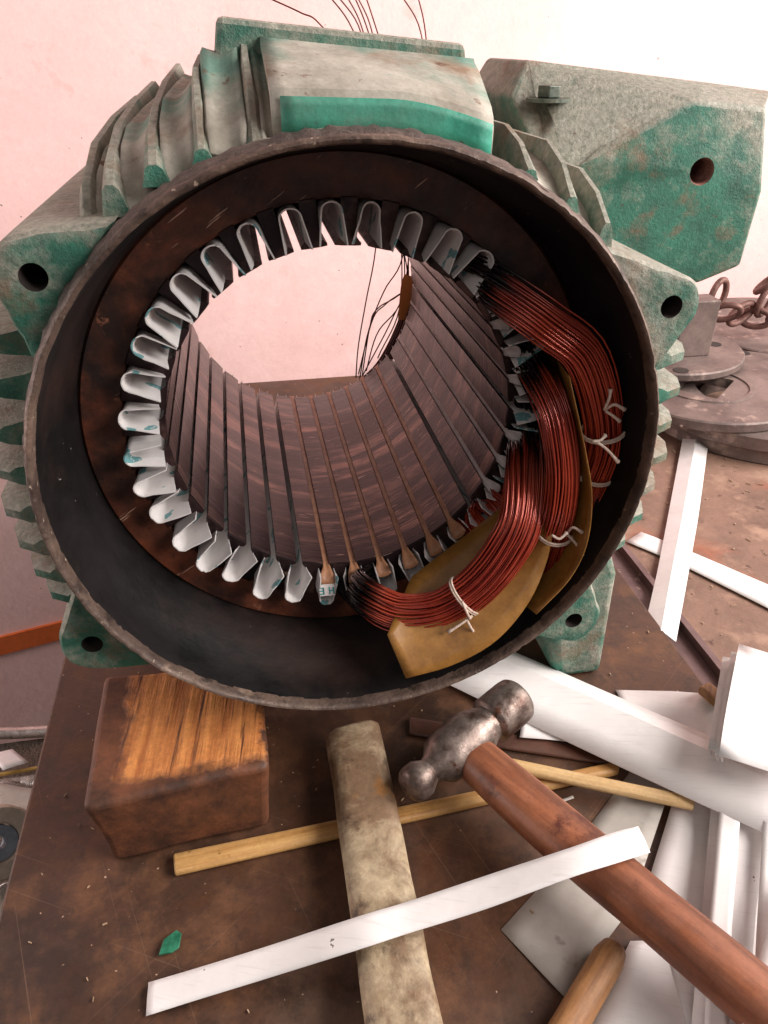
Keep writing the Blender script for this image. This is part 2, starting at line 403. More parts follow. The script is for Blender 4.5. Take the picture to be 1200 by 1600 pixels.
# ------------------------------------------------------------------ setting
struct('board', MB().box((-.232, -.6, ZT - .022), (.283, .76, ZT)), 'board', (0, 0, ZT), bevel=.002)
struct('bench_top', MB().box((.318, -.6, -.30), (1.6, .98, -.254)), 'table', (.8, .2, -.254), bevel=.002)
g = MB(); g.box((.2850, -.6, -.262), (.3165, .98, -.2565)); g.box((.3105, -.6, -.2563), (.3165, .98, -.2475))
struct('angle_steel', g, 'angle', (.3, .2, -.26))
# wall, turned a little so that its left side comes nearer
WA = R(14); wd = Vector((math.cos(WA), math.sin(WA), 0)); wn = Vector((math.sin(WA), -math.cos(WA), 0)); w0 = Vector((0, .98, 0))
g = MB(); a = w0 - wd * 2.2; b = w0 + wd * 3.2
g.prism([a + Vector((0, 0, -1.2)), b + Vector((0, 0, -1.2)), b + Vector((0, 0, 1.9)), a + Vector((0, 0, 1.9))], -wn * .12)
wall = struct('wall', g, 'wall', tuple(w0))
def wall_at(u, z, d): return w0 + wd * u + wn * d + Vector((0, 0, z))
g = MB(); g.prism([wall_at(-2.1, -.775, .0), wall_at(3.1, -.775, .0), wall_at(3.1, -.735, .0), wall_at(-2.1, -.735, .0)], wn * .006)
part('painted_stripe', g, 'stripe', wall, 'orange painted stripe low on the pink wall')
struct('floor', MB().box((-3, -2.5, -1.3), (4, 2.2, -1.2)), 'shelf', (0, 0, -1.2))

# ------------------------------------------------------------------ the motor
motor = thing('electric_motor', 'worn green cast motor housing with open bore and half wound copper coils', 'motor', (0, .2, ZT))
D1, D2, RB = .078, .3785, .1066
seg = 160
# outer frame, rough casting
g = MB(); rows = []
prof = [(.1680, .016), (.1698, .020), (.1696, .026), (.1686, .032), (.1676, .06), (.1680, .43), (.1720, .436), (.1720, .452), (.158, .452), (.158, .385)]
for k in range(seg):
    t = 2 * math.pi * k / seg; row = []
    for r, h in prof:
        dr = .0016 * mnoise.noise(Vector((math.cos(t) * 9, math.sin(t) * 9, h * 30))) if .018 < h < .43 else 0
        row.append(((r + dr) * math.cos(t), h, (r + dr) * math.sin(t)))
    rows.append(row)
g.grid(rows, closed_u=True); frame = part('frame', g, 'paint', motor, smooth=True)
# rough dark edge and machined lip
g = MB(); rows = []
for k in range(320):
    t = 2 * math.pi * k / 320; row = []
    j = .0013 * mnoise.noise(Vector((math.cos(t) * 30, math.sin(t) * 30, 3))) + .0012 * max(0, mnoise.noise(Vector((math.cos(t) * 60, math.sin(t) * 60, 8))))
    for r, h in [(.1688, .0035), (.1698 + .6 * j, .006), (.1705 + j, .012), (.1708 + j, .0185), (.1690, .0195)]:
        row.append((r * math.cos(t), h + .3 * j, r * math.sin(t)))
    rows.append(row)
g.grid(rows, closed_u=True); part('rim_edge', g, 'rim_edge', motor, smooth=True)
g = MB(); rows = []
for k in range(420):
    a = 2 * math.pi * k / 420; u, v = math.cos(a), math.sin(a)
    j1 = mnoise.noise(Vector((u * 14, v * 14, 2))); j2 = mnoise.noise(Vector((u * 45, v * 45, 5))); ch = max(0, mnoise.noise(Vector((u * 26, v * 26, 9))) - .28)
    row = []
    for q, (rr, h) in enumerate([(.1648, .0085), (.1650, .0034), (.1655, .0012), (.1662, .0004), (.1674, .0), (.1683, .0008), (.1691, .0030), (.1693, .0060)]):
        e = (q in (3, 4, 5, 6)); rr += .0004 * j1 + (.0005 * j2 - .0016 * ch if q > 3 else .0002 * j2); h += (.0003 * j2 + .0014 * ch) * e
        row.append((rr * u, h, rr * v))
    rows.append(row)
g.grid(rows, closed_u=True)
part('rim', g, 'rim', motor, smooth=True)
g = MB().lathe([(.1649, .0075), (.1644, .014), (.1632, .034), (.1606, .038), (.1572, .062), (.1564, .0635), (.1556, D1 + .004)], 160)
part('inner_wall', g, 'inner', motor, smooth=True)

# stator core: ring plus 36 teeth
core = part('stator_core', MB().lathe([(.1557, D1 + .002), (.154, D1), (.1318, D1), (.1312, D1 + .001), (.1312, D2), (.1318, D2 + .001), (.1557, D2 + .001)], 144), 'face', motor, smooth=True)
def tooth_mesh():
    g = MB(); sec = []
    for a, r in ((-3.95, RB + .0016), (-3.9, RB + .0004), (-2, RB), (0, RB), (2, RB), (3.9, RB + .0004), (3.95, RB + .0016)):
        sec.append((r * math.sin(R(a)), r * math.cos(R(a))))
    sec += [(.0042, RB + .0042), (.0050, .1318), (-.0050, .1318), (-.0042, RB + .0042)]
    ys = [(D1, .0007), (D1 + .0012, 0), (.15, 0), (.22, 0), (.30, 0), (D2 - .006, 0), (D2, .0022)]
    rows = [[(x * (1 - c * 60), y, z + c) for x, z in sec] for y, c in ys]
    k = g.grid(rows, closed_v=True); n = len(sec)
    g.f.append(tuple(range(n))); g.f.append(tuple(range((len(ys) - 1) * n, len(ys) * n)))
    return g
org = Vector((0, .2, ZT))
def spin(name, me, mt, parent, ang, mdl=None):
    o = bpy.data.objects.new(name, me); S.collection.objects.link(o); o.parent = parent
    o.location = -org; o.rotation_euler = (0, R(90 - ang), 0)      # mesh is drawn at the top of the circle
    if not me.materials: me.materials.append(M[mt])
    ORG[o.name] = org; return o
tm = mesh('tooth', tooth_mesh(), (0, 0, 0))
for p in tm.polygons: p.use_smooth = True
tm.set_sharp_from_angle(angle=R(25))
for k in range(36): spin('tooth', tm, 'lam', core, 7 + 10 * k)

# slot liners: folded paper channels, cuffed at the front end
def liner_mesh(seed, flare=1.0, proud=.0125, skew=0.):
    rnd = random.Random(seed); g = MB(); sec = []
    wi, wo = .0055, .0060
    z0, z1 = RB + .0040, .1256
    for z, w in ((z0, wi), (z0 + .006, wi + .0002), (z1 - .004, wo), (z1, wo)): sec.append((-w, z))
    for a in range(165, 0, -15): sec.append((wo * math.cos(R(a)), z1 + .0052 * math.sin(R(a))))
    for z, w in ((z1, wo), (z1 - .004, wo), (z0 + .006, wi + .0002), (z0, wi)): sec.append((w, z))
    th = .0005
    ys = [(D1 - proud, 1.12 * flare, .0007), (D1 - proud + .0012, 1.13 * flare, .0010), (D1 - proud * .5, 1.08 * flare, .0010), (D1 - proud * .5, 1.04 * flare, .0005), (D1 - .001, 1.0, th), (D1 + .01, .97, th), (D2 - .002, .97, th), (D2 + .011, 1.05, th)]
    sk = rnd.uniform(-.0008, .0008) + skew; mouth = rnd.uniform(.0002, .0026); nar = rnd.uniform(.78, .95); tip = [rnd.uniform(-.0009, .0009) for _ in range(40)]; tl = rnd.uniform(-.0022, .0022)
    rows = []
    for y, sc, t in ys:
        fr = max(0, (D1 - y) / proud); outer, inn = [], []
        for i, (x, z) in enumerate(sec):
            open_ = fr * mouth * max(0, 1 - (z - z0) / .012) * (1 if x > 0 else -1)
            xx = x * sc * (1 + (nar - 1) * min(1, fr * 1.6) * min(1, max(0, (z - z0) / .015))) + sk * fr + open_; yy = y + (fr > .9) * tip[i] * .5 + fr * tl * x / wo * .5 + fr * (z - z0) / .02 * rnd.uniform(-.0002, .0002); zz = z + fr * .0008
            zz = z0 + (zz - z0) * (1 + .03 * fr) - fr * .0022 * (z == z0)
            nx = x / wo; nz = max(0, (z - z1) / .0052); l = math.hypot(nx, nz) or 1
            outer.append((xx, yy, zz)); inn.append((xx - nx / l * t, yy, zz - nz / l * t))
        rows.append(outer + inn[::-1])
    n = len(rows[0]); g.grid(rows, closed_v=True); m = len(sec)
    for i in range(m - 1): g.f.append((i, i + 1, n - 2 - i, n - 1 - i))
    return g
for k in range(36):
    a = (2 + 10 * k)
    me = mesh('slot_liner', liner_mesh(k, random.uniform(.92, 1.12), random.uniform(.0105, .0172), random.uniform(-.0016, .0016)), (0, 0, 0))
    for p in me.polygons: p.use_smooth = True
    me.set_sharp_from_angle(angle=R(50))
    spin('slot_liner', me, 'liner', motor, a)
# wedges in the slot mouths
def wedge_mesh(seed, tongue=.011, wide=.0105):
    rnd = random.Random(seed); g = MB(); rows = []
    for y, w, dz in ((D1 - tongue, wide, .0080), (D1 - tongue * .62, wide * .86, .0046), (D1 - .002, .0050, .0014), (D1 + .006, .0042, .0004), (.16, .0040, 0), (.26, .0040, 0), (D2 - .003, .0042, 0), (D2 + .004, .0060, .001)):
        y2 = y + rnd.uniform(-.001, .001) * (y < D1)
        row = []
        for i in range(5):
            u = i / 4 - .5; row.append((u * w, y2, RB + .0018 + dz - (abs(u) * 2) ** 2 * (.0022 if y < D1 else 0.0002)))
        rows.append(row)
    g.grid(rows); return g
for i, a in enumerate((-98, -88, -78, -68, -58, -48)):
    me = mesh('slot_wedge', wedge_mesh(i, .012), (0, 0, 0), False); o = spin('slot_wedge', me, 'wedge', motor, a); finish(o, solid=.0005, smooth='all')
    o['label'] = 'brown fibre strip closing a slot mouth'
for i, a in enumerate((-28, -18, -8, 12, 22, 32)):
    me = mesh('slot_closer', wedge_mesh(20 + i, .010, .0085), (0, 0, 0), False); o = spin('slot_closer', me, 'greywedge', motor, a); finish(o, solid=.0005, smooth='all')

# coils
def smooth01(t): t = min(1, max(0, t)); return t * t * (3 - 2 * t)
def coil(name, slotsA, slotsB, mid, nw, halfw, halft, seed, label, shadeA=.16, shadeB=.16, rw=.00062):
    rnd = random.Random(seed); g = MB(); slot_shade = []; n = 44
    aA, aB = sum(slotsA) / len(slotsA), sum(slotsB) / len(slotsB)
    P = [pol(.119, aA, D1 + .012), pol(.120, aA, D1 - .008)] + [Vector(p) for p in mid] + [pol(.120, aB, D1 - .008), pol(.119, aB, D1 + .012)]
    C = catmull(P, n)
    for w in range(nw):
        q = math.sqrt((w + .5) / nw); th = w * 2.39996; u, v = q * math.cos(th), q * math.sin(th)
        ph = rnd.uniform(0, 6.28); am = rnd.uniform(.03, .20)
        sA = slotsA[min(len(slotsA) - 1, int((u * .499 + .5) * len(slotsA)))]; sB = slotsB[min(len(slotsB) - 1, int((u * .499 + .5) * len(slotsB)))]
        sa = pol(.1135 + rnd.random() * .013, sA + rnd.uniform(-1.6, 1.6), D1 + .012); sb = pol(.1135 + rnd.random() * .013, sB + rnd.uniform(-1.6, 1.6), D1 + .012)
        pts = []; ts = []
        for i in range(n):
            t = i / (n - 1); p = C[i]; T = (C[min(i + 1, n - 1)] - C[max(i - 1, 0)]).normalized()
            rad = Vector((p.x, 0, p.z)).normalized(); e1 = (rad - T * rad.dot(T)).normalized(); e2 = T.cross(e1)
            uu = u + am * math.sin(5 * t + ph); vv = v + am * math.cos(4 * t + ph)
            x = p + e1 * uu * halfw + e2 * vv * halft
            kA = smooth01(1 - t / .17); kB = smooth01(1 - (1 - t) / .17)
            axA = Vector((sa.x, p.y, sa.z)); axB = Vector((sb.x, p.y, sb.z))
            x = x.lerp(axA, kA).lerp(axB, kB)
            pts.append(x); ts.append(t)
        k0 = len(g.v); g.tube(pts, rw, 6, True)
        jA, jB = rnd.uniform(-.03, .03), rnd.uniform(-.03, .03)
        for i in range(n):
            d = max(smooth01((shadeA + jA - ts[i]) / .05 + .5), smooth01((shadeB + jB - 1 + ts[i]) / .05 + .5)); slot_shade += [d] * 6  # painted shade fades out along the wire away from the slots
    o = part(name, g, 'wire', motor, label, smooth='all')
    at = o.data.attributes.new('slot_shade', 'FLOAT', 'POINT'); at.data.foreach_set('value', slot_shade)
    return o, C
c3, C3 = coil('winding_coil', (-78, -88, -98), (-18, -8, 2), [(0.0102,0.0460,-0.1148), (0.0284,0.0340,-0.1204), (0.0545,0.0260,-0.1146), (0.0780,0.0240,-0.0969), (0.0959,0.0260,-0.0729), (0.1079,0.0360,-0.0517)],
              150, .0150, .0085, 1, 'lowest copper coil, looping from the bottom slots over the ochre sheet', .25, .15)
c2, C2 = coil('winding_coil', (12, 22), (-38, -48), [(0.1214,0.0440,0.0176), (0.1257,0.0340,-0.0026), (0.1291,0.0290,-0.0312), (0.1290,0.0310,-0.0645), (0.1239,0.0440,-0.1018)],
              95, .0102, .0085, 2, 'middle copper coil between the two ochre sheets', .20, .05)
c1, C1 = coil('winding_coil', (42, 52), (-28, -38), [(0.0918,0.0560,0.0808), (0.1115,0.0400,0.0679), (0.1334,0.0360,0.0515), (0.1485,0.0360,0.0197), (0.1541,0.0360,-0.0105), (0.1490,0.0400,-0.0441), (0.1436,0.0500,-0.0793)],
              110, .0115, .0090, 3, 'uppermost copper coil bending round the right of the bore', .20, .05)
# pressboard sheets between the coils
g = sheet([(0.0168,0.0180,-0.1239), (0.0389,0.0500,-0.1040), (0.0979,0.0620,-0.0673), (0.1246,0.0500,-0.0322)],
          [(0.0259,0.0010,-0.1475), (0.0555,0.0000,-0.1405), (0.0834,0.0010,-0.1262), (0.1053,0.0080,-0.1056), (0.1187,0.0180,-0.0852), (0.1245,0.0260,-0.0617), (0.1257,0.0420,-0.0312)], 26, 8, 'b')
part('insulation_sheet', g, 'press', motor, 'larger ochre board behind the lowest copper coil', smooth='all', solid=.0006)
g = sheet([(0.1039,0.0300,-0.1129), (0.1292,0.0420,-0.0984), (0.1407,0.0500,-0.0638), (0.1419,0.0520,-0.0265), (0.1371,0.0540,0.0086), (0.1272,0.0580,0.0409)],
          [(0.1102,0.0020,-0.1078), (0.1302,0.0040,-0.0841), (0.1400,0.0080,-0.0614), (0.1417,0.0140,-0.0330), (0.1359,0.0190,-0.0046), (0.1241,0.0300,0.0399)], 26, 8)
part('insulation_sheet', g, 'press', motor, 'smaller ochre board between the upper two coils', smooth='all', solid=.0006)
# string ties
def tie(parent, C, i, halfw, halft, ends, off=0):
    g = MB(); p = C[i]; T = (C[i + 1] - C[i - 1]).normalized(); rad = Vector((p.x, 0, p.z)).normalized()
    e1 = (rad - T * rad.dot(T)).normalized(); e2 = T.cross(e1); pts = []
    for k in range(29):
        a = 2 * math.pi * k / 28; pts.append(p + e1 * math.cos(a) * (halfw * 1.12) + e2 * math.sin(a) * (halft * 1.12) + T * (.0025 * math.sin(a) + off))
    g.tube(pts, .0008, 6); g.tube([q + T * .0014 for q in pts], .0008, 6)
    for E in ends: g.tube(catmull(E, 8), lambda t: .0009 + .0006 * max(0, t - .8) * 5, 6)
    part('tie_string', g, 'string', parent, smooth='all')
tie(c3, C3, 22, .0152, .0085, [[(0.0719,0.0140,-0.1129), (0.0639,0.0120,-0.1170), (0.0556,0.0120,-0.1227)], [(0.0677,0.0140,-0.1144), (0.0702,0.0110,-0.1197), (0.0735,0.0110,-0.1256)], [(0.0640,0.0130,-0.0995), (0.0676,0.0120,-0.1085), (0.0699,0.0130,-0.1139)]])
tie(c2, C2, 27, .0106, .0088, [[(0.1324,0.0240,-0.0623), (0.1380,0.0180,-0.0678), (0.1426,0.0160,-0.0759)], [(0.1335,0.0240,-0.0639), (0.1341,0.0180,-0.0549), (0.1400,0.0160,-0.0581)], [(0.1217,0.0200,-0.0604), (0.1262,0.0180,-0.0625), (0.1317,0.0200,-0.0597)]])
tie(c1, C1, 28, .0120, .0095, [[(0.1399,0.0200,0.0038), (0.1468,0.0160,-0.0007), (0.1545,0.0140,-0.0089)], [(0.1383,0.0190,0.0036), (0.1429,0.0180,0.0045), (0.1466,0.0200,0.0065)]])
tie(c1, C1, 24, .0120, .0095, [[(0.1453,0.0240,0.0211), (0.1452,0.0200,0.0299), (0.1450,0.0200,0.0354)], [(0.1461,0.0240,0.0210), (0.1490,0.0200,0.0257), (0.1559,0.0200,0.0220)], [(0.1462,0.0240,0.0202), (0.1494,0.0200,0.0185), (0.1540,0.0200,0.0149)]])

# far end winding and loose leads
g = MB(); rnd = random.Random(5)
Pf = [pol(.116, -62, .384), pol(.116, -50, .392), pol(.113, -38, .398), pol(.111, -24, .402), pol(.112, -10, .402), pol(.118, 2, .395)]
for w in range(26):
    du, dv = rnd.gauss(0, .0028), rnd.gauss(0, .005)
    g.tube([p + Vector((p.x, 0, p.z)).normalized() * (du + .003) + Vector((0, dv, 0)) for p in catmull(Pf, 18)], .0008, 5)
part('far_end_turns', g, 'darkwire', motor, 'dark red wire ends beyond the bore', smooth='all')
g = sheet([(0.0974,0.3920,-0.0378), (0.1001,0.3940,-0.0062), (0.1042,0.3960,0.0069)], [(0.1160,0.3920,-0.0388), (0.1133,0.3940,-0.0132), (0.1120,0.3960,0.0040)], 5, 3)
part('insulation_sheet', g, 'tab', motor, 'small ochre tab at the far end of the bore', solid=.0006)
leads = [
 [(0.0535,0.3950,-0.0977), (0.0590,0.4100,-0.0684), (0.0693,0.4200,-0.0248), (0.0807,0.4300,0.0205), (0.0866,0.4400,0.0762), (0.0768,0.4400,0.1749), (0.0617,0.4400,0.2144), (0.0421,0.4400,0.2377)],
 [(0.0575,0.3950,-0.0994), (0.0693,0.4100,-0.0553), (0.0880,0.4200,-0.0159), (0.1085,0.4300,0.0130), (0.1175,0.4400,0.0753), (0.0977,0.4400,0.1748), (0.0847,0.4400,0.2121), (0.0747,0.4400,0.2380)],
 [(0.0603,0.3950,-0.0953), (0.0714,0.4100,-0.0486), (0.0813,0.4200,-0.0334), (0.1169,0.4300,-0.0101), (0.1371,0.4400,0.0747), (0.1330,0.4400,0.1642), (0.1245,0.4400,0.2121), (0.1065,0.4400,0.2382)],
 [(0.0567,0.3980,-0.0955), (0.0741,0.4100,-0.0421), (0.0907,0.4200,-0.0286), (0.1236,0.4300,-0.0038), (0.1436,0.4400,0.0746), (0.1355,0.4400,0.1641), (0.1292,0.4400,0.2122), (0.1215,0.4400,0.2383)],
 [(0.0649,0.3980,-0.0925), (0.0794,0.4100,-0.0559), (0.1103,0.4300,-0.0231), (0.1175,0.4400,0.0753), (0.0917,0.4400,0.1645), (0.0766,0.4400,0.2120), (0.0645,0.4400,0.2379)],
 [(0.0610,0.4000,-0.0987), (0.0943,0.4100,-0.0432), (0.1115,0.4300,-0.0098), (0.1046,0.4400,0.0757), (0.0797,0.4400,0.1646), (0.0697,0.4400,0.2120), (0.0494,0.4400,0.2378)],
 [(0.0776,0.4000,-0.0800), (0.1056,0.4200,-0.0267), (0.1066,0.4500,0.0741), (0.0874,0.4500,0.1588), (0.0736,0.4500,0.2122), (0.0592,0.4500,0.2383)],
 [(0.0817,0.4000,-0.0803), (0.1124,0.4200,-0.0270), (0.1131,0.4500,0.0739), (0.0935,0.4500,0.1588), (0.0818,0.4500,0.2122), (0.0683,0.4500,0.2384)],
 [(0.0844,0.4000,-0.0805), (0.1151,0.4200,-0.0272), (0.1000,0.4500,0.0742), (0.0694,0.4500,0.1746), (0.0356,0.4500,0.2154), (0.0190,0.4500,0.2240), (-0.0093,0.4500,0.2350)]]
for L in leads:
    part('lead_wire', MB().tube(catmull(L, 40), .00068, 5), 'darkwire', motor, smooth='all')

# bolt lugs
def lug(c, rad, base, y0, y1, hole=.0078, mt='paint'):
    cx, cz = c; pts = [(cx + rad * math.cos(R(a)), cz + rad * math.sin(R(a))) for a in range(0, 360, 12)] + list(base)
    cxy = sorted(set(pts)); hull = []
    def half(P):
        h = []
        for p in P:
            while len(h) > 1 and (h[-1][0] - h[-2][0]) * (p[1] - h[-2][1]) - (h[-1][1] - h[-2][1]) * (p[0] - h[-2][0]) <= 0: h.pop()
            h.append(p)
        return h[:-1]
    hull = half(cxy) + half(cxy[::-1]); n = 48; out = []
    for k in range(n):
        t = 2 * math.pi * k / n; dx, dz = math.cos(t), math.sin(t); best = rad
        for (x1, z1), (x2, z2) in zip(hull, hull[1:] + hull[:1]):
            ex, ez = x2 - x1, z2 - z1; den = dx * ez - dz * ex
            if abs(den) < 1e-12: continue
            q = ((x1 - cx) * ez - (z1 - cz) * ex) / den; u = ((x1 - cx) * dz - (z1 - cz) * dx) / den
            if q > 0 and -1e-6 <= u <= 1 + 1e-6: best = q
        out.append((cx + best * dx, cz + best * dz))
    def ring(y, f):
        r = []
        for x, z in out:
            rr = .0010 * mnoise.noise(Vector((x * 90, y * 90, z * 90)))
            X, Z = cx + (x - cx) * f + rr, cz + (z - cz) * f + rr; q = math.hypot(X, Z)
            if q < .1665: X, Z = X * .1665 / q, Z * .1665 / q
            r.append((X, y + rr, Z))
        return r
    inn = [(cx + hole * math.cos(2 * math.pi * k / n), cz + hole * math.sin(2 * math.pi * k / n)) for k in range(n)]
    g = MB(); g.grid([[(x, y0 + .001, z) for x, z in inn], ring(y0, .72), ring(y0 + .0008, .90), ring(y0 + .004, 1.0), ring(y0 + .03, 1.0), ring((y0 + y1) / 2, .97), ring(y1, .92)], closed_v=True)
    o = part('lug', g, mt, motor, smooth=True)
    h = MB(); h.grid([[(x, y0 + .0012, z) for x, z in inn], [(x, y0 + .05, z) for x, z in inn]], closed_v=True)
    part('bolt_hole', h, 'hole', o, smooth='all'); return o
lug((-.1455, .1125), .0190, (tuple(pol(.168, 156, 0).xz), tuple(pol(.172, 128, 0).xz)), .014, .40, .0064)
lug((-.163, -.106), .0195, (tuple(pol(.168, -128, 0).xz), tuple(pol(.168, -162, 0).xz), tuple(pol(.160, -145, 0).xz)), .020, .40, .0062)
lug((.172, .081), .0172, (tuple(pol(.168, 44, 0).xz), tuple(pol(.168, 12, 0).xz), tuple(pol(.160, 28, 0).xz)), .018, .40, .0062)
lug((.151, -.141), .0200, (tuple(pol(.168, -28, 0).xz), tuple(pol(.168, -56, 0).xz), tuple(pol(.160, -42, 0).xz)), .028, .40, .0062)
# foot at the lower right
g = MB(); A = [(.120, -.150), (.178, -.128), (.196, -.118), (.204, -.140), (.206, ZT), (.166, ZT), (.158, -.185)]
g.prism([(x, .072, z) for x, z in A], (0, .15, 0)); part('foot', g, 'paint', motor, bevel=.006, seg=3, smooth=True)

# cooling fins: upright ones on top, level ones on the flanks
def fin_v(x, prof, th=.0065, lean=.0):
    g = MB(); rows = []
    for y, z in prof:
        w = th * .5; zb = math.sqrt(max(.0001, .167 ** 2 - (abs(x) - th) ** 2)) - .0005 if abs(x) > th else .166
        n = 6; l, r_ = [], []
        for j in range(n + 1):
            q = j / n; zz = zb + (z - zb) * q; ww = w * (1.5 - .75 * q) * (.55 if j == n else 1); xx = x + lean * (zz - zb)
            wob = .0008 * mnoise.noise(Vector((x * 40, y * 30, zz * 40)))
            l.append((xx - ww + wob, y, zz)); r_.append((xx + ww + wob, y, zz))
        rows.append(l + r_[::-1])
    k = g.grid(rows, closed_v=True); n = len(rows[0]); g.f.append(tuple(range(n))); g.f.append(tuple(range(len(g.v) - n, len(g.v))))
    part('cooling_fin', g, 'paint', motor, smooth=True)
fin_v(-.120, [(.028, .128), (.05, .146), (.10, .158), (.2, .163), (.36, .166), (.42, .160)], .0085, -.06)
fin_v(-.107, [(.028, .148), (.05, .157), (.10, .166), (.2, .171), (.38, .175), (.42, .168)], .0085, -.06)
fin_v(-.087, [(.026, .156), (.05, .166), (.10, .175), (.2, .182), (.40, .187), (.42, .180)], .0085, -.06)
fin_v(-.066, [(.026, .162), (.05, .180), (.08, .192), (.2, .196), (.40, .190)], .0065)
fin_v(-.042, [(.026, .163), (.05, .184), (.075, .196), (.1, .203)], .0065)
fin_v(.088, [(.026, .150), (.045, .160), (.07, .166), (.36, .166)], .006, .05)
fin_v(.111, [(.026, .137), (.045, .150), (.07, .158), (.36, .158)], .006, .05)
fin_v(.131, [(.026, .124), (.045, .136), (.07, .144), (.36, .144)], .006, .05)
def fin_h(z, x1, y0=.03, th=.0115):
    sg = 1 if x1 > 0 else -1; g = MB(); xb = sg * (math.sqrt(max(.0001, .1672 ** 2 - max(0, abs(z) - th) ** 2)) - .0005); rows = []
    for y, q in ((y0, .55), (y0 + .006, .85), (y0 + .02, 1), (.2, 1.0), (.40, 1.0)):
        x = xb + (x1 - xb) * q; up, dn = [], []
        for j in range(6):
            t = j / 5; w = th * .5 * (1.35 - .6 * t) * (.6 if j == 5 else 1); wob = .0009 * mnoise.noise(Vector((z * 50, y * 40, t * 3)))
            up.append((xb + (x - xb) * t, y, z + w + wob)); dn.append((xb + (x - xb) * t, y, z - w + wob))
        rows.append(up + dn[::-1])
    g.grid(rows, closed_v=True); n = len(rows[0]); g.f.append(tuple(range(n))); g.f.append(tuple(range(len(g.v) - n, len(g.v))))
    part('cooling_fin', g, 'paint', motor, smooth=True)
for z, x1 in ((.078, -.192), (.055, -.196), (.030, -.199), (.006, -.198), (-.018, -.199), (-.040, -.197), (-.060, -.193), (-.078, -.188)): fin_h(z, x1)
for z, x1 in ((.046, .202), (.024, .204), (.002, .203), (-.020, .205), (-.042, .201), (-.064, .197), (-.084, .188)): fin_h(z, x1)

# top pad
def lin(x, a, b): return a + (b - a) * x
pad = MB(); rows = []
for (y, dz) in ((.030, -.019), (.030, -.0035), (.032, .0), (.040, .0035), (.075, .0135), (.088, .0165), (.092, .018), (.24, .018), (.24, -.02)):
    row = []
    for k in range(15):
        x = -.034 + (.0685 + .034) * k / 14
        zt = .1835 - .0028 * (x + .02) / .085 - .0095 * max(0, (x - .02) / .048) ** 1.6
        wide = 1 + (max(0, dz) / .018) * .10
        zz = zt + dz if dz <= .0035 else lin((dz - .0035) / .0145, zt + .0035, .1985 - .093 * (x - .01))
        if dz < -.01: zz = math.sqrt(.170 ** 2 - x * x)
        row.append((x * wide if x > 0 else x, y, zz))
    rows.append(row)
pad.grid(rows)
padp = part('terminal_pad', pad, 'dust', motor, smooth=True, solid=.004)
g = MB(); rows = []
for dz in (-.0165, -.010, -.005, -.0015):
    row = []
    for k in range(15):
        x = -.030 + (.0675 + .030) * k / 14; zt = .1835 - .0028 * (x + .02) / .085 - .0095 * max(0, (x - .02) / .048) ** 1.6
        row.append((x, .0272 - .0006 * (dz > -.012), zt + dz))
    rows.append(row)
g.grid(rows); part('painted_face', g, 'band', padp, 'bright green front of the top pad', solid=.001, smooth='all')
g = MB(); A = [(-.0605, .1760), (-.0540, .2133), (.0715, .2015), (.0735, .1880), (.082, .168), (.082, .150), (-.0605, .150)]
g.prism([(x, .094, z) for x, z in A], (0, .20, 0)); part('terminal_block', g, 'paint', motor, bevel=.003, seg=2)
# valley floors rising to the pad
def web(x0, z0, x1, z1):
    g = MB(); rows = []
    for y, q, d in ((.029, 0, 0), (.034, .22, .001), (.045, .5, .002), (.065, .78, .003), (.10, .95, .004), (.2, 1.0, .005), (.40, 1.0, .005)):
        row = []
        for k in range(7):
            u = k / 6; x = x0 + (x1 - x0) * u; sh = math.sqrt(.1685 ** 2 - x * x); top = z0 + (z1 - z0) * u - .004
            row.append((x, y + .004 * math.sin(math.pi * u), sh + max(.0, top - sh) * q - d * math.sin(math.pi * u)))
        rows.append(row)
    g.grid(rows); part('valley_web', g, 'dust', motor, smooth='all', solid=.003)
web(-.118, .160, -.108, .166); web(-.105, .170, -.089, .178); web(-.085, .182, -.068, .190); web(.090, .162, .109, .156); web(.113, .155, .130, .142)
for xa, xb in ((-.063, -.045), (-.039, -.030)):
    g = MB(); rows = []
    sh = math.sqrt(.1685 ** 2 - xa * xb)
    for y, z in ((.0285, sh), (.036, .170), (.05, .178), (.07, .189), (.094, .199)):
        rows.append([(xa + (xb - xa) * k / 6, y + .004 * math.sin(math.pi * k / 6), z - .002 * math.sin(math.pi * k / 6)) for k in range(7)])
    g.grid(rows); part('valley_web', g, 'dust', motor, smooth='all', solid=.003)

# side box with gusset, bolt and threaded conduit hole
hc = Vector((0.2731,0.1820,0.1242)); HR = .0092
front = [(0.2569,0.1820,0.1686), (0.3164,0.1870,0.1634), (0.3254,0.1830,0.1091), (0.3285,0.1920,0.0537), (0.2979,0.1970,0.0401), (0.2169,0.1880,0.0671), (0.1676,0.1940,0.1097), (0.1801,0.1820,0.1317)]
ta, tb, tc_, td_ = (0.1417,0.2250,0.1694), (0.1564,0.2400,0.1917), (0.2954,0.2400,0.1770), (0.3537,0.2400,0.1703)
S_, isc = [], []
for n_, (p, q) in enumerate(zip(front, front[1:] + front[:1])):
    for k in range(6): S_.append(Vector(p).lerp(Vector(q), k / 6)); isc.append(n_)
g = MB(); v = list(S_); nS = len(S_)
inn = []
for p in S_:
    d = Vector((p.x - hc.x, 0, p.z - hc.z)).normalized(); inn.append(Vector((hc.x, hc.y, hc.z)) + d * HR)
mid_ = [Vector((hc.x, hc.y + .0006, hc.z)) + (q - hc) * 1.9 for q in inn]
v += mid_ + inn
f = [(i, (i + 1) % nS, nS + (i + 1) % nS, nS + i) for i in range(nS)] + [(nS + i, nS + (i + 1) % nS, 2 * nS + (i + 1) % nS, 2 * nS + i) for i in range(nS)]
b0 = len(v); v += [Vector(ta), Vector(tb), Vector(tc_), Vector(td_)]
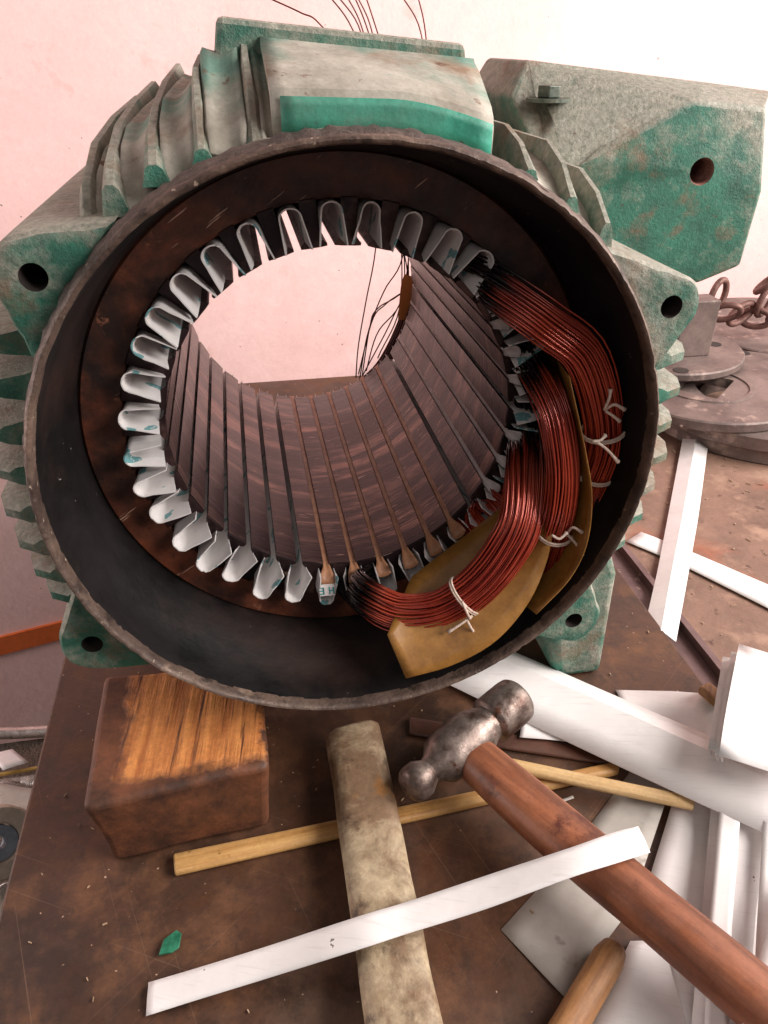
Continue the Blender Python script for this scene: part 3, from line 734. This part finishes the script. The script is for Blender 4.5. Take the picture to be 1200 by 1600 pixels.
iA, iB, iC, iD = range(b0, b0 + 4); ix = lambda n_: n_ * 6
f.append((iA, iB, iC) + tuple([0] + [nS - 1 - k for k in range(nS - 1 - ix(6) + 1)]))          # sloping upper plane down to the crease
f.append((iC, iD) + tuple(range(ix(1), -1, -1)))
loop = [iA, iB, iC, iD] + list(range(ix(1), ix(6) + 1)); k0 = len(v)
v += [Vector((v[i].x, .33, v[i].z)) for i in loop]
f += [(loop[i], loop[(i + 1) % len(loop)], k0 + (i + 1) % len(loop), k0 + i) for i in range(len(loop))]
g.add(v, f); sb = part('side_box', g, 'paint', motor, bevel=.0055, seg=3, smooth=True)
g = MB(); pf = []
for k in range(24): pf.append((.0094 - (.0011 if k % 2 else 0), .0006 + k * .0011))
g.lathe(pf, 32, hc); g.lathe([(.0096, .026), (.0001, .026)], 32, hc); part('threaded_hole', g, 'thread', sb)
bc = Vector((0.1649,0.2120,0.1737))
g = MB(); g.prism([(bc.x + .0085 * math.cos(R(60 * k + 10)), bc.y + .0085 * math.sin(R(60 * k + 10)), bc.z - .004) for k in range(6)], (0, 0, .0075)); part('bolt', g, 'bolt', sb, bevel=.0008)
g = MB(); g.prism([(bc.x + .0150 * math.cos(R(15 * k)), bc.y + .0150 * math.sin(R(15 * k)), bc.z - .0065) for k in range(24)], (0, 0, .0022)); part('washer', g, 'bolt', sb)

# print on one liner end: teal letters, upside down as the paper lies
def strokes(segs, o, ex, ey, h, w, d, n):
    g = MB()
    for (x1, y1, x2, y2) in segs:
        a = o + ex * x1 * h + ey * y1 * h; b = o + ex * x2 * h + ey * y2 * h; t = (b - a).normalized(); q = t.cross(n).normalized() * w * .5
        a -= t * w * .5; b += t * w * .5
        g.prism([a - q, b - q, b + q, a + q], n * d)
    return g
o = pol(RB + .0122, -98, D1 - .0150); nrm = (pol(1, -98, 0) * -.75 + Vector((0, -.66, 0))).normalized(); ex = Vector((1, 0, 0)); ex = (ex - nrm * ex.dot(nrm)).normalized(); ey = nrm.cross(ex)
if ey.z < 0: ey = -ey
g = MB(); q_ = o - nrm * .0004; g.prism([q_ - ex * .0052 - ey * .0034, q_ + ex * .0052 - ey * .0034, q_ + ex * .0056 + ey * .0046, q_ - ex * .0056 + ey * .0046], nrm * .0005); tab = part('printed_tab', g, 'greywedge', motor, 'white paper tab printed with teal letters')
g = strokes([(-.9, -.5, -.9, .5), (-.9, .5, -.9, -.5), (-1.45, .5, -.9, .5), (-1.45, 0, -.9, 0), (-1.45, -.5, -.9, -.5), (.1, -.5, .1, .5), (.75, -.5, .75, .5), (.1, 0, .75, 0)], o + nrm * .00025 + ex * .0012, ex, ey, .0042, .0008, .0003, nrm)
part('print', g, 'teal', tab, 'teal letters HE printed upside down on slot paper')

# ------------------------------------------------------------------ things on the board
# wood block under the housing
g = MB(); bl = []
nx, ny, nz = 12, 14, 8
bm_rows = []
T = [(-.176, -.036), (-.066, -.026), (-.066, .075), (-.178, .075)]; B = [(-.168, -.033), (-.070, -.024), (-.070, .075), (-.172, .075)]
zt_, zb_ = -.181, ZT
def blk(u, v, w):
    def q(P): 
        a = Vector(P[0]).lerp(Vector(P[1]), u); b = Vector(P[3]).lerp(Vector(P[2]), u); return a.lerp(b, v)
    p = q(B).lerp(q(T), w); z = zb_ + (zt_ - zb_) * w
    d = mnoise.noise(Vector((p.x * 30, p.y * 30, z * 30))); return Vector((p.x + .0012 * d, p.y + .0015 * d, z + (.0012 * d if w > .2 else 0)))
for (fa) in ('t', 'f', 'k', 'l', 'r', 'b'):
    rows = []
    for i in range(13):
        row = []
        for j in range(13):
            a, b = i / 12, j / 12
            u, v, w = {'t': (a, b, 1), 'b': (a, b, 0), 'f': (a, 0, b), 'k': (a, 1, b), 'l': (0, a, b), 'r': (1, a, b)}[fa]
            row.append(blk(u, v, w))
        rows.append(row)
    g.grid(rows)
ob = solo('wood_block', g, 'block', (-.12, .02, ZT), 'battered wood block with split orange grain propping up the motor', 'wood block')
b = bmesh.new(); b.from_mesh(ob.data); bmesh.ops.remove_doubles(b, verts=b.verts, dist=1e-5); bmesh.ops.recalc_face_normals(b, faces=b.faces); b.to_mesh(ob.data); b.free()
finish(ob, bevel=.009, seg=4, smooth=True)

def slab(name, a0, a1, b0, b1, z0, z1, mt, label, cat, bev=.004, wob=.0008, n=20, **k):
    """bar with its four plan corners: end one a0-a1, end two b0-b1; z0 and z1 are (bottom, top) at the two ends"""
    g = MB(); rows = []
    for i in range(n):
        t = i / (n - 1); l = Vector(a0).lerp(Vector(b0), t); r = Vector(a1).lerp(Vector(b1), t); lo = z0[0] + (z1[0] - z0[0]) * t; hi = z0[1] + (z1[1] - z0[1]) * t
        d = wob * mnoise.noise(Vector((l.x * 25, l.y * 25, 1))); e = wob * mnoise.noise(Vector((r.x * 25, r.y * 25, 5))); h = (hi - lo)
        c = (r - l)
        rows.append([(l.x + d, l.y, lo + h * .25), (l.x + d, l.y, hi - h * .25), (l.x + c.x * .16, l.y + c.y * .16, hi + d), (l.x + c.x * .5, l.y + c.y * .5, hi + h * .04), (r.x - c.x * .16, r.y - c.y * .16, hi + e), (r.x + e, r.y, hi - h * .25), (r.x + e, r.y, lo + h * .25), (r.x - c.x * .16, r.y - c.y * .16, lo), (l.x + c.x * .16, l.y + c.y * .16, lo)])
    g.grid(rows, closed_v=True); m = len(rows[0]); g.f.append(tuple(range(m))); g.f.append(tuple(range(len(g.v) - m, len(g.v))))
    c = (Vector(rows[0][0]) + Vector(rows[-1][5])) / 2
    return solo(name, g, mt, (c.x, c.y, min(z0[0], z1[0])), label, cat, smooth=True, bevel=bev, **k)
# bamboo sticks (lowest)
slab('bamboo_stick', (-0.1293,-0.0509,-0.2330), (-0.1308,-0.0364,-0.2330), (0.1744,-0.0278,-0.2330), (0.1777,-0.0187,-0.2330), (ZT, ZT + .0065), (ZT, ZT + .0065), 'bamboo', 'long brown bamboo strip running under the stained bar', 'stick', .001, .0003)
slab('bamboo_stick', (0.0817,-0.0113,-0.2240), (0.0869,-0.0019,-0.2240), (0.2056,-0.0700,-0.2240), (0.2124,-0.0621,-0.2240), (ZT + .0085, ZT + .014), (ZT + .0085, ZT + .014), 'palebamboo', 'pale bamboo strip running from hammer neck towards the folded film', 'stick', .001, .0003)
slab('wood_offcut', (0.0371,0.0344,-0.2360), (0.0406,0.0511,-0.2360), (0.1706,-0.0183,-0.2360), (0.1801,-0.0083,-0.2360), (ZT, ZT + .004), (ZT, ZT + .004), 'slat', 'dark brown slat lying in shadow behind the hammer', 'slat', .001, .0003)
# stained bar
slab('stained_bar', (-0.0259,0.0286,-0.2140), (0.0138,0.0336,-0.2140), (-0.0278,-0.1769,-0.2140), (0.0110,-0.1840,-0.2140), (ZT + .0075, ZT + .027), (ZT + .0075, ZT + .027), 'bar', 'stained off-white bar lying across the bamboo strip', 'bar', .003, .0012, 30)

# hammer
hm = thing('ball_peen_hammer', 'ball peen hammer with steel head and varnished reddish wooden handle', 'hammer', (0.0795,0.0179,-0.2400))
ZH = -.207
hb, hf = Vector((0.0267,-0.0319,-0.2080)), Vector((0.1112,0.0191,-0.2000)); ax = (hf - hb); L = ax.length; ax.normalize()
side = ax.cross(Vector((0, 0, 1))).normalized(); upv = side.cross(ax)
def ringpts(c, r, sx=1, sz=1, n=28): return [c + (side * math.cos(2 * math.pi * k / n) * r * sx + upv * math.sin(2 * math.pi * k / n) * r * sz) for k in range(n)]
g = MB(); rows = []
for t, r, sx, sz in ((-.086, .0005, 1, 1), (-.083, .0052, 1, 1), (-.070, .0090, 1, 1), (-.045, .0113, 1, 1), (-.005, .0122, 1, 1), (.05, .0120, 1, 1), (.09, .0098, 1, 1), (.12, .0082, 1, 1), (.17, .0098, 1.05, 1), (.23, .0150, 1.05, 1), (.30, .0176, 1, 1), (.42, .0182, 1, 1), (.50, .0178, 1, 1), (.58, .0165, 1, 1), (.66, .0135, 1, 1), (.70, .0128, 1, 1), (.715, .0150, 1, 1), (.735, .0164, 1, 1), (.95, .0166, 1, 1), (1.0, .0160, 1, 1), (1.02, .0145, 1, 1), (1.025, .008, 1, 1), (1.026, .0004, 1, 1)):
    rows.append(ringpts(hb + ax * (t * L), r * 1.03, sx, sz))
g.grid(rows, closed_v=True); part('head', g, 'hammer', hm, smooth=True)
h0 = hb + ax * (.43 * L) - Vector((0, 0, .001)); h1 = Vector((0.1726,-0.2094,-0.2040)); hd = (h1 - h0).normalized(); hs = hd.cross(Vector((0, 0, 1))).normalized(); hu = hs.cross(hd)
if hu.z < 0: hu = -hu
HL = (h1 - h0).length; g = MB(); rows = []
for i in range(40):
    t = i / 39; w = .0145 + .0022 * math.sin(math.pi * min(1, t * 1.5)) + .001 * t; hh = .0120 + .0025 * t
    if t < .05: w *= .86
    c = h0 + hd * (HL * t) + hs * (.0012 * math.sin(5 * t)); rows.append([c + hs * math.copysign(abs(math.cos(a)) ** .8, math.cos(a)) * w + hu * math.copysign(abs(math.sin(a)) ** .8, math.sin(a)) * hh for a in [2 * math.pi * k / 24 for k in range(24)]])
g.grid(rows, closed_v=True); g.f.append(tuple(range(24))); g.f.append(tuple(range(39 * 24, 40 * 24)))
part('handle', g, 'handle', hm, smooth='all')
# round brown stick under the handle
g = MB().tube([(0.1174,-0.1437,-0.2300), (0.1102,-0.1496,-0.2300), (0.0739,-0.1795,-0.2300), (0.0566,-0.1933,-0.2300)], lambda t: .0088 if t > .1 else .0066, 16)
solo('round_stick', g, 'stick', (0.0957,-0.1601,-0.2390), 'round brown stick poking out beneath the hammer handle', 'stick', smooth=True, bevel=.002)
# sheets
def card(name, A, B, mt, label, cat='paper', nu=14, nv=5, curve=False, th=.0005, wob=.0008, seed=0, group=None):
    mb = sheet(A, B, nu, nv, curve, wob, seed); c = sum((Vector(p) for p in mb.v), Vector()) / len(mb.v); z = min(p[2] for p in mb.v)
    return solo(name, mb, mt, (c.x, c.y, z), label, cat, group, smooth=True, solid=th)
card('grey_paper', [(0.0593,-0.1183,-0.2390), (0.1115,-0.0833,-0.2390), (0.1847,-0.0258,-0.2390)], [(0.0814,-0.1606,-0.2380), (0.1387,-0.1208,-0.2380), (0.2033,-0.0466,-0.2380)], 'grey', 'grey fibre paper lying beneath the hammer handle', wob=.001, seed=3)
card('white_sheet', [(0.1556,-0.1086,-0.2360), (0.1860,-0.0732,-0.2360), (0.2145,-0.0394,-0.2360)], [(0.1366,-0.1973,-0.2360), (0.1883,-0.1311,-0.2360), (0.2532,-0.0464,-0.2360)], 'paper', 'creased white sheet showing right of the hammer handle', wob=.0012, seed=5)
card('white_sheet', [(0.0790,-0.1863,-0.2370), (0.1067,-0.1597,-0.2370), (0.1298,-0.1391,-0.2370)], [(0.1515,-0.1996,-0.2370), (0.1566,-0.1755,-0.2370), (0.1623,-0.1450,-0.2370)], 'paper', 'white sheet at the bottom edge beside the round stick', wob=.001, seed=6)
card('white_strip', [(0.1262,-0.2055,-0.2260), (0.1697,-0.1415,-0.2260), (0.2429,-0.0333,-0.2260)], [(0.1532,-0.2112,-0.2240), (0.1991,-0.1480,-0.2240), (0.2822,-0.0422,-0.2240)], 'paper', 'wide white strip with long fold under the glossy film', wob=.001, seed=8)
card('white_strip', [(0.1426,-0.2119,-0.2050), (0.1776,-0.1761,-0.2050), (0.2195,-0.1364,-0.2050)], [(0.1833,-0.2202,-0.2030), (0.2107,-0.1832,-0.2030), (0.2415,-0.1417,-0.2030)], 'gloss', 'glossy white strip in the lower right corner', wob=.0008, seed=9)
card('white_sheet', [(0.2087,0.0505,-0.2385), (0.2523,0.0411,-0.2385), (0.2891,0.0302,-0.2385)], [(0.2022,-0.0149,-0.2385), (0.2283,-0.0313,-0.2385), (0.2521,-0.0413,-0.2385)], 'paper', 'flat white sheet behind the large glossy film', wob=.0004, seed=11)
card('white_sheet', [(0.1155,0.0138,-0.2340), (0.1325,0.0089,-0.2340), (0.1545,0.0018,-0.2340)], [(0.1271,0.0387,-0.2340), (0.1522,0.0341,-0.2340), (0.1798,0.0258,-0.2340)], 'paper', 'corner of white paper just right of the hammer face', wob=.0006, seed=12)
card('white_strip', [(0.1310,-0.2087,-0.2205), (0.1715,-0.1451,-0.2205), (0.2368,-0.0509,-0.2205)], [(0.1428,-0.2112,-0.2195), (0.1837,-0.1479,-0.2195), (0.2498,-0.0541,-0.2195)], 'paper', 'narrow white strip lying along the wide folded strip', wob=.0005, seed=31)
card('white_strip', [(0.1517,-0.2141,-0.2165), (0.1933,-0.1551,-0.2165), (0.2544,-0.0706,-0.2165)], [(0.1670,-0.2176,-0.2150), (0.2098,-0.1590,-0.2150), (0.2715,-0.0750,-0.2150)], 'gloss', 'narrow glossy strip close to the right picture edge', wob=.0005, seed=32)
card('white_sheet', [(0.1443,-0.2055,-0.2338), (0.1946,-0.1336,-0.2338), (0.2552,-0.0486,-0.2338)], [(0.2101,-0.2175,-0.2338), (0.2652,-0.1465,-0.2338), (0.3306,-0.0624,-0.2338)], 'paper', 'broad white sheet filling the gap under the narrow strips at right', wob=.0008, seed=35)
card('paper_scrap', [(0.1228,-0.0406,-0.2385), (0.1360,-0.0386,-0.2380)], [(0.1238,-0.0428,-0.2385), (0.1361,-0.0407,-0.2380)], 'grey', 'tiny pale paper scrap beside the hammer handle', 'scrap', 4, 3, wob=.0003, seed=33)
# large folded film: two planes meeting at a crease
U = [(0.0679,0.1797,-0.2370), (0.1527,0.0901,-0.2330), (0.1922,0.0438,-0.2290), (0.2375,-0.0090,-0.2240), (0.2965,-0.0798,-0.2160)]
Cc = [(0.0674,0.1559,-0.2340), (0.1468,0.0693,-0.2275), (0.1846,0.0243,-0.2225), (0.2274,-0.0286,-0.2170), (0.2794,-0.0988,-0.2080)]
Lo = [(0.0738,0.0833,-0.2365), (0.1304,0.0198,-0.2325), (0.1704,-0.0263,-0.2280), (0.2074,-0.0699,-0.2220), (0.2579,-0.1298,-0.2130)]
mb = MB(); a, b, c = catmull(U, 22), catmull(Cc, 22), catmull(Lo, 22); rows = []
for p, q, r_ in zip(a, b, c): rows.append([p, p.lerp(q, .45), p.lerp(q, .85), q, q.lerp(r_, .15), q.lerp(r_, .55), r_])
mb.grid(rows); solo('folded_film', mb, 'gloss', (0.1912,0.0158,-0.2360), 'large glossy white folded film running out from under the motor', 'film', smooth=True, solid=.0006)
# stack of folded strips at the right
for i, (dz, x0, lab) in enumerate(((.0, 0, 'topmost folded white strip of the pile at right edge'), (-.007, -10, 'second folded white strip of the pile at right edge'), (-.014, -22, 'lowest folded white strip of the pile at right edge'))):
    z = -.188 + dz
    A = {0: [(0.2905,0.0308,-0.1860), (0.2434,-0.0293,-0.1860), (0.2177,-0.0636,-0.1860)], 1: [(0.2877,0.0328,-0.1950), (0.2472,-0.0212,-0.1950), (0.2217,-0.0554,-0.1950)], 2: [(0.2858,0.0374,-0.2040), (0.2546,-0.0043,-0.2040), (0.2260,-0.0439,-0.2040)]}[i]
    Bq = {0: [(0.3312,0.0059,-0.1920), (0.2878,-0.0548,-0.1920), (0.2630,-0.0896,-0.1920)], 1: [(0.3354,0.0114,-0.2010), (0.2934,-0.0476,-0.2010), (0.2691,-0.0819,-0.2010)], 2: [(0.3394,0.0168,-0.2100), (0.2990,-0.0404,-0.2100), (0.2749,-0.0745,-0.2100)]}[i]
    mb = MB(); rows = []
    for p, q in zip(poly_at(A, 8), poly_at(Bq, 8)):
        d = p + Vector((.004, 0, -.0075)); rows.append([d, p, p.lerp(q, .3), p.lerp(q, .6), q])
    mb.grid(rows); solo('folded_strip', mb, 'paper', tuple(Vector(A[2]) + Vector((0, 0, -.0075))), lab, 'paper strip', 'pile of folded white strips', smooth=True, solid=.0006)
g = MB().box((-.006, -.010, 0), (.006, .010, .008)); ob = solo('wood_peg', g, 'stick', (0, 0, 0), 'short brown peg tucked against the pile of folded strips', 'peg', bevel=.002)
ob.location = (0.2770,0.0256,-0.2360); ob.rotation_euler = (0, 0, .3)
# long strip lying on bar and hammer handle
A = [(-0.1407,-0.1298,-0.2380), (-0.1165,-0.1283,-0.2350), (-0.0749,-0.1282,-0.2260), (-0.0265,-0.1318,-0.2080), (0.0020,-0.1285,-0.2070), (0.0450,-0.1269,-0.2000), (0.0913,-0.1262,-0.1860), (0.1189,-0.1227,-0.1860), (0.1443,-0.1167,-0.1910)]
B = [(-0.1403,-0.1135,-0.2360), (-0.1167,-0.1125,-0.2330), (-0.0739,-0.1127,-0.2230), (-0.0239,-0.1151,-0.2060), (0.0054,-0.1121,-0.2050), (0.0499,-0.1099,-0.1970), (0.0975,-0.1102,-0.1840), (0.1245,-0.1056,-0.1840), (0.1438,-0.1015,-0.1880)]
mb = MB(); a, b = catmull(A, 48), catmull(B, 48)
mb.grid([[p, p.lerp(q, .2), p.lerp(q, .5) + Vector((0, 0, .0006)), p.lerp(q, .8), q] for p, q in zip(a, b)])
solo('paper_strip', mb, 'paper', (-0.1377,-0.1203,-0.2400), 'long narrow white paper strip lying over the bar and hammer handle', 'paper strip', smooth='all', solid=.0004)
# strips on the right bench
A = [(0.5245,0.5105,-0.2490), (0.3941,0.3094,-0.2490), (0.3283,0.2080,-0.2480), (0.2777,0.1334,-0.2470)]; Cq = [(0.5318,0.4922,-0.2430), (0.4010,0.2933,-0.2425), (0.3332,0.1925,-0.2415), (0.2805,0.1128,-0.2400)]; B = [(0.5591,0.5042,-0.2490), (0.4210,0.2935,-0.2490), (0.3491,0.1879,-0.2480), (0.2911,0.1036,-0.2470)]
mb = MB(); mb.grid([[p, p.lerp(c_, .5), c_, c_.lerp(q, .5), q] for p, c_, q in zip(poly_at(A, 12), poly_at(Cq, 12), poly_at(B, 12))])
solo('paper_strip', mb, 'paper', (0.2923,0.1274,-0.2540), 'upright white strip creased lengthwise, running down from the iron discs', 'paper strip', solid=.0006)
card('paper_strip', [(0.3221,0.2658,-0.2515), (0.3572,0.2189,-0.2515), (0.4080,0.1282,-0.2515)], [(0.3469,0.2804,-0.2515), (0.3807,0.2356,-0.2515), (0.4307,0.1619,-0.2515)], 'paper', 'white strip lying flat on the bench, crossed by the creased one', 'paper strip', wob=.0005, seed=14)
# green chip
g = MB(); g.prism([(-0.1362,-0.0985,-0.2385), (-0.1339,-0.0901,-0.2385), (-0.1269,-0.0857,-0.2385), (-0.1239,-0.0882,-0.2385), (-0.1250,-0.0962,-0.2385), (-0.1292,-0.0984,-0.2385)], (0, 0, .0015)); solo('paint_chip', g, 'chip', (-0.1305,-0.0918,-0.2400), 'small green paint chip on the brown board', 'chip', bevel=.0004)

# ------------------------------------------------------------------ right bench: iron discs and chain
def disc(name, c, r, z0, z1, mt, label, holes=(), ring=None, bev=.002, square=None):
    t = thing(name, label, 'disc', (c[0], c[1], z0), 'iron discs piled on the bench'); n = 72
    g = MB(); ri = square[0] if square else (.085 if r > .16 and c[0] < .7 else .012)
    outer = [(c[0] + r * math.cos(2 * math.pi * k / n), c[1] + r * math.sin(2 * math.pi * k / n)) for k in range(n)]
    if square:
        hw, hd_, rot = square; inn = []
        for k in range(n):
            a = 2 * math.pi * k / n; dx, dy = math.cos(a - rot), math.sin(a - rot); q = 1 / max(abs(dx) / hw, abs(dy) / hd_); inn.append((c[0] + q * math.cos(a), c[1] + q * math.sin(a)))
    else: inn = [(c[0] + ri * math.cos(2 * math.pi * k / n), c[1] + ri * math.sin(2 * math.pi * k / n)) for k in range(n)]
    def rg(P, z): return [(x, y, z) for x, y in P]
    def sc(P, f): return [(c[0] + (x - c[0]) * f, c[1] + (y - c[1]) * f) for x, y in P]
    g.grid([rg(inn, z0), rg(inn, z1), rg(sc(outer, .985), z1), rg(outer, z1 - .002), rg(outer, z0 + .002), rg(sc(outer, .985), z0)], closed_u=True, closed_v=True)
    part('plate', g, mt, t, smooth=True)
    if ring: part('boss_ring', MB().lathe([(ring - .004, z1 - .001), (ring - .003, z1 + .002), (ring + .003, z1 + .002), (ring + .004, z1 - .001)], 64, (c[0], c[1], 0), 'Z'), mt, t, smooth=True)
    for h in holes:
        x, y, _ = h; part('bolt_hole', MB().prism([(x + .0105 * math.cos(R(20 * k)), y + .0105 * math.sin(R(20 * k)), z1 + .0004) for k in range(18)], (0, 0, .0004)), 'hole', t)
    return t
ZB = -.254
disc('iron_disc', (.660, .545), .170, ZB, -.234, 'cast', 'lowest dark iron disc of the pile on the bench')
disc('iron_disc', (.645, .540), .165, -.2339, -.214, 'cast', 'thick iron disc with a round hole, second from below', [(0.5580,0.4408,-0.2140)])
disc('iron_disc', (.558, .540), .128, -.2139, -.200, 'cast', 'iron disc with square opening and raised ring', [(0.6818,0.6424,-0.2000)], ring=.062, square=(.040, .030, .75))
td = disc('iron_disc', (.555, .662), .118, -.1975, -.186, 'cast', 'small iron disc with square post on top of the pile', [(0.5321,0.5603,-0.1860), (0.6358,0.6509,-0.1860)])
g = MB(); p = Vector((0.6017,0.6068,-0.1860)); g.box((p.x - .055, p.y, -.186), (p.x, p.y + .035, -.105)); part('post', g, 'cast', td, 'pale square post rising from the small disc', bevel=.002)
disc('iron_disc', (.86, .80), .165, ZB, -.215, 'cast', 'wide pale iron disc lying behind the pile')
# chain
def link(c, r1, r2, rot):
    g = MB(); pts = []
    for k in range(25):
        a = 2 * math.pi * k / 24; pts.append(Matrix.Rotation(rot[2], 3, 'Z') @ Matrix.Rotation(rot[1], 3, 'Y') @ Matrix.Rotation(rot[0], 3, 'X') @ Vector((r1 * math.cos(a), 0, r2 * math.sin(a))) + Vector(c))
    return g.tube(pts, .0050, 8, False)
ch = thing('chain', 'rusty steel chain lying over the discs behind the motor', 'chain', (0.7542,0.7800,-0.1956))
for q, (c, rt) in enumerate((((0.6702,0.7200,-0.1337), (0, .2, .3)), ((0.6880,0.7200,-0.1609), (.9, .9, .2)), ((0.7321,0.7400,-0.1714), (.3, 1.1, .5)), ((0.7595,0.7400,-0.1803), (1.0, 1.4, .2)), ((0.7699,0.7400,-0.1526), (.1, .3, .4)), ((0.7689,0.7400,-0.1220), (.8, .1, 1.2)), ((0.8064,0.7400,-0.1755), (.2, 1.1, .2)))):
    part('link', link(c, .0145, .024, rt), 'chain', ch, smooth='all')

# ------------------------------------------------------------------ clutter on a lower shelf at the left
ZS = -.36
struct('side_shelf', MB().box((-.9, -.5, ZS - .03), (-.25, .20, ZS)), 'shelf', (-.5, -.1, ZS))
g = MB().tube([(-0.3538,0.2112,-0.3520), (-0.3008,0.2031,-0.3520), (-0.2539,0.1978,-0.3520)], .0055, 12); solo('metal_rod', g, 'alu', (-0.3044,0.2112,-0.3600), 'pale metal rod along the far edge of the left shelf', 'rod', smooth=True)
rl = thing('tape_roll', 'cream plastic roll standing among scraps at left edge', 'roll', (-0.2868,0.0577,-0.3600))
rc = Vector((-0.2811,0.0629,-0.3250)); axd = Vector((.55, -.62, .56)).normalized(); u0 = axd.orthogonal().normalized(); v0 = axd.cross(u0)
def roll(prof):
    g = MB(); rows = []
    for k in range(48):
        a = 2 * math.pi * k / 48; rows.append([rc + (u0 * math.cos(a) + v0 * math.sin(a)) * r + axd * h for r, h in prof])
    g.grid(rows, closed_u=True, closed_v=True); return g
part('ring', roll([(.0140, -.008), (.0140, .008), (.0155, .010), (.026, .010), (.0275, .008), (.0275, -.008)]), 'roll', rl, smooth=True)
part('hub', roll([(.005, -.006), (.005, .006), (.0132, .007), (.0132, -.006)]), 'blue', rl, smooth=True)
card('paper_label', [(-0.2854,0.0932,-0.3220), (-0.2651,0.0795,-0.3200), (-0.2485,0.0679,-0.3180)], [(-0.2967,0.1206,-0.3220), (-0.2711,0.1091,-0.3200), (-0.2518,0.1014,-0.3180)], 'grey', 'grey paper label marked with the letter A', 'label', wob=.0006, seed=20)
o = Vector((-0.2581,0.0976,-0.3165)); g = strokes([(-.4, -.5, 0, .5), (.4, -.5, 0, .5), (-.2, -.1, .2, -.1)], o, Vector((1, 0, 0)), Vector((0, .8, .6)), .0055, .0012, .0004, Vector((0, -.6, .8)))
part('letter', g, 'ink', bpy.data.objects['paper_label'])
ORG_l = None
card('white_scrap', [(-0.2671,0.1175,-0.3280), (-0.2626,0.1425,-0.3280)], [(-0.2422,0.1087,-0.3260), (-0.2487,0.1475,-0.3260)], 'paper', 'white paper scrap half hidden by the board edge at left', 'paper', 6, 4, wob=.002, seed=21)
solo('thin_stick', MB().tube([(-0.3118,0.1436,-0.3400), (-0.2648,0.1462,-0.3400)], .0017, 8), 'yellow', (-0.3000,0.1638,-0.3600), 'thin yellow stick lying on the left shelf clutter', 'stick')
def crumple(name, x0, y0, x1, y1, h, mt, label, cat, seed, n=26):
    mb = MB(); rows = []
    for i in range(n):
        row = []
        for j in range(n):
            u, v = i / (n - 1), j / (n - 1); x, y = x0 + (x1 - x0) * u, y0 + (y1 - y0) * v
            e = min(u, 1 - u, v, 1 - v); q = mnoise.turbulence(Vector((x * 28 + seed, y * 28, seed)), 4, True)
            row.append((x + .006 * mnoise.noise(Vector((x * 60, y * 60, seed))), y, ZS + .002 + h * min(1, e * 6) * q))
        rows.append(row)
    mb.grid(rows); return solo(name, mb, mt, ((x0 + x1) / 2, (y0 + y1) / 2, ZS), label, cat, smooth=True, solid=.0008)
crumple('plastic_film', -.40, .06, -.26, .155, .022, 'film', 'crumpled clear plastic film on the left shelf', 'film', 3)
crumple('rag', -.42, -.02, -.25, .055, .010, 'rag', 'crumpled grey rag behind the cream roll', 'rag', 9)
crumple('dark_cloth', -.40, -.30, -.24, -.06, .030, 'shelf', 'dark crumpled cloth at the lower left edge', 'cloth', 15)
crumple('foil_scrap', -.34, -.17, -.262, -.135, .03, 'film', 'small shiny scrap at the left edge of the picture', 'scrap', 22, 14)

card('white_scrap', [(-0.3141,0.1663,-0.3380), (-0.2958,0.1689,-0.3380)], [(-0.2973,0.1430,-0.3350), (-0.2774,0.1484,-0.3350)], 'paper', 'small creased white scrap above the yellow stick', 'paper', 6, 4, wob=.003, seed=41)
card('brown_scrap', [(-0.2950,0.1005,-0.3340), (-0.2752,0.1006,-0.3340)], [(-0.2846,0.0810,-0.3300), (-0.2596,0.0718,-0.3300)], 'straw', 'tan paper scrap beneath the grey label', 'paper', 6, 4, wob=.004, seed=42)
for i_, (P, lab) in enumerate((([(-0.2780,0.0268,-0.3350), (-0.2675,0.0293,-0.3300), (-0.2587,0.0207,-0.3350), (-0.2641,0.0111,-0.3380), (-0.2750,0.0107,-0.3380)], 'curled bare wire below the cream roll'), ([(-0.2683,-0.0147,-0.3350), (-0.2584,-0.0157,-0.3300), (-0.2519,-0.0247,-0.3320), (-0.2573,-0.0312,-0.3360), (-0.2662,-0.0267,-0.3380)], 'curled bare wire near the lower left edge'))):
    solo('wire_offcut', MB().tube(catmull(P, 24), .0012, 6), 'alu', tuple(Vector(P[0]) - Vector((0, 0, .002))), lab, 'wire', smooth='all')
# shavings and grit, too small and many to count
g = MB(); rnd = random.Random(11)
for k in range(200):
    right = rnd.random() < .75
    if right: x, y, z = rnd.uniform(.33, .62), rnd.uniform(.0, .5), ZB + .0006
    else: x, y, z = rnd.uniform(-.21, .27), rnd.uniform(-.14, .16), ZT + .0006
    a = rnd.uniform(0, 6.28); l = rnd.choice((.0006, .0009, .0013, .003 if right else .001)); w = rnd.uniform(.0002, .0006); d = Vector((math.cos(a), math.sin(a), 0)); q = Vector((-d.y, d.x, 0)); p = Vector((x, y, z))
    g.prism([p - d * l - q * w, p + d * l - q * w * .5, p + d * l + q * w, p - d * l + q * w * .6], (0, 0, rnd.uniform(.0004, .0012)))
o = solo('shavings', g, 'straw', (.2, .1, ZT), 'tiny pale shavings scattered on board and bench', 'shavings'); o['kind'] = 'stuff'
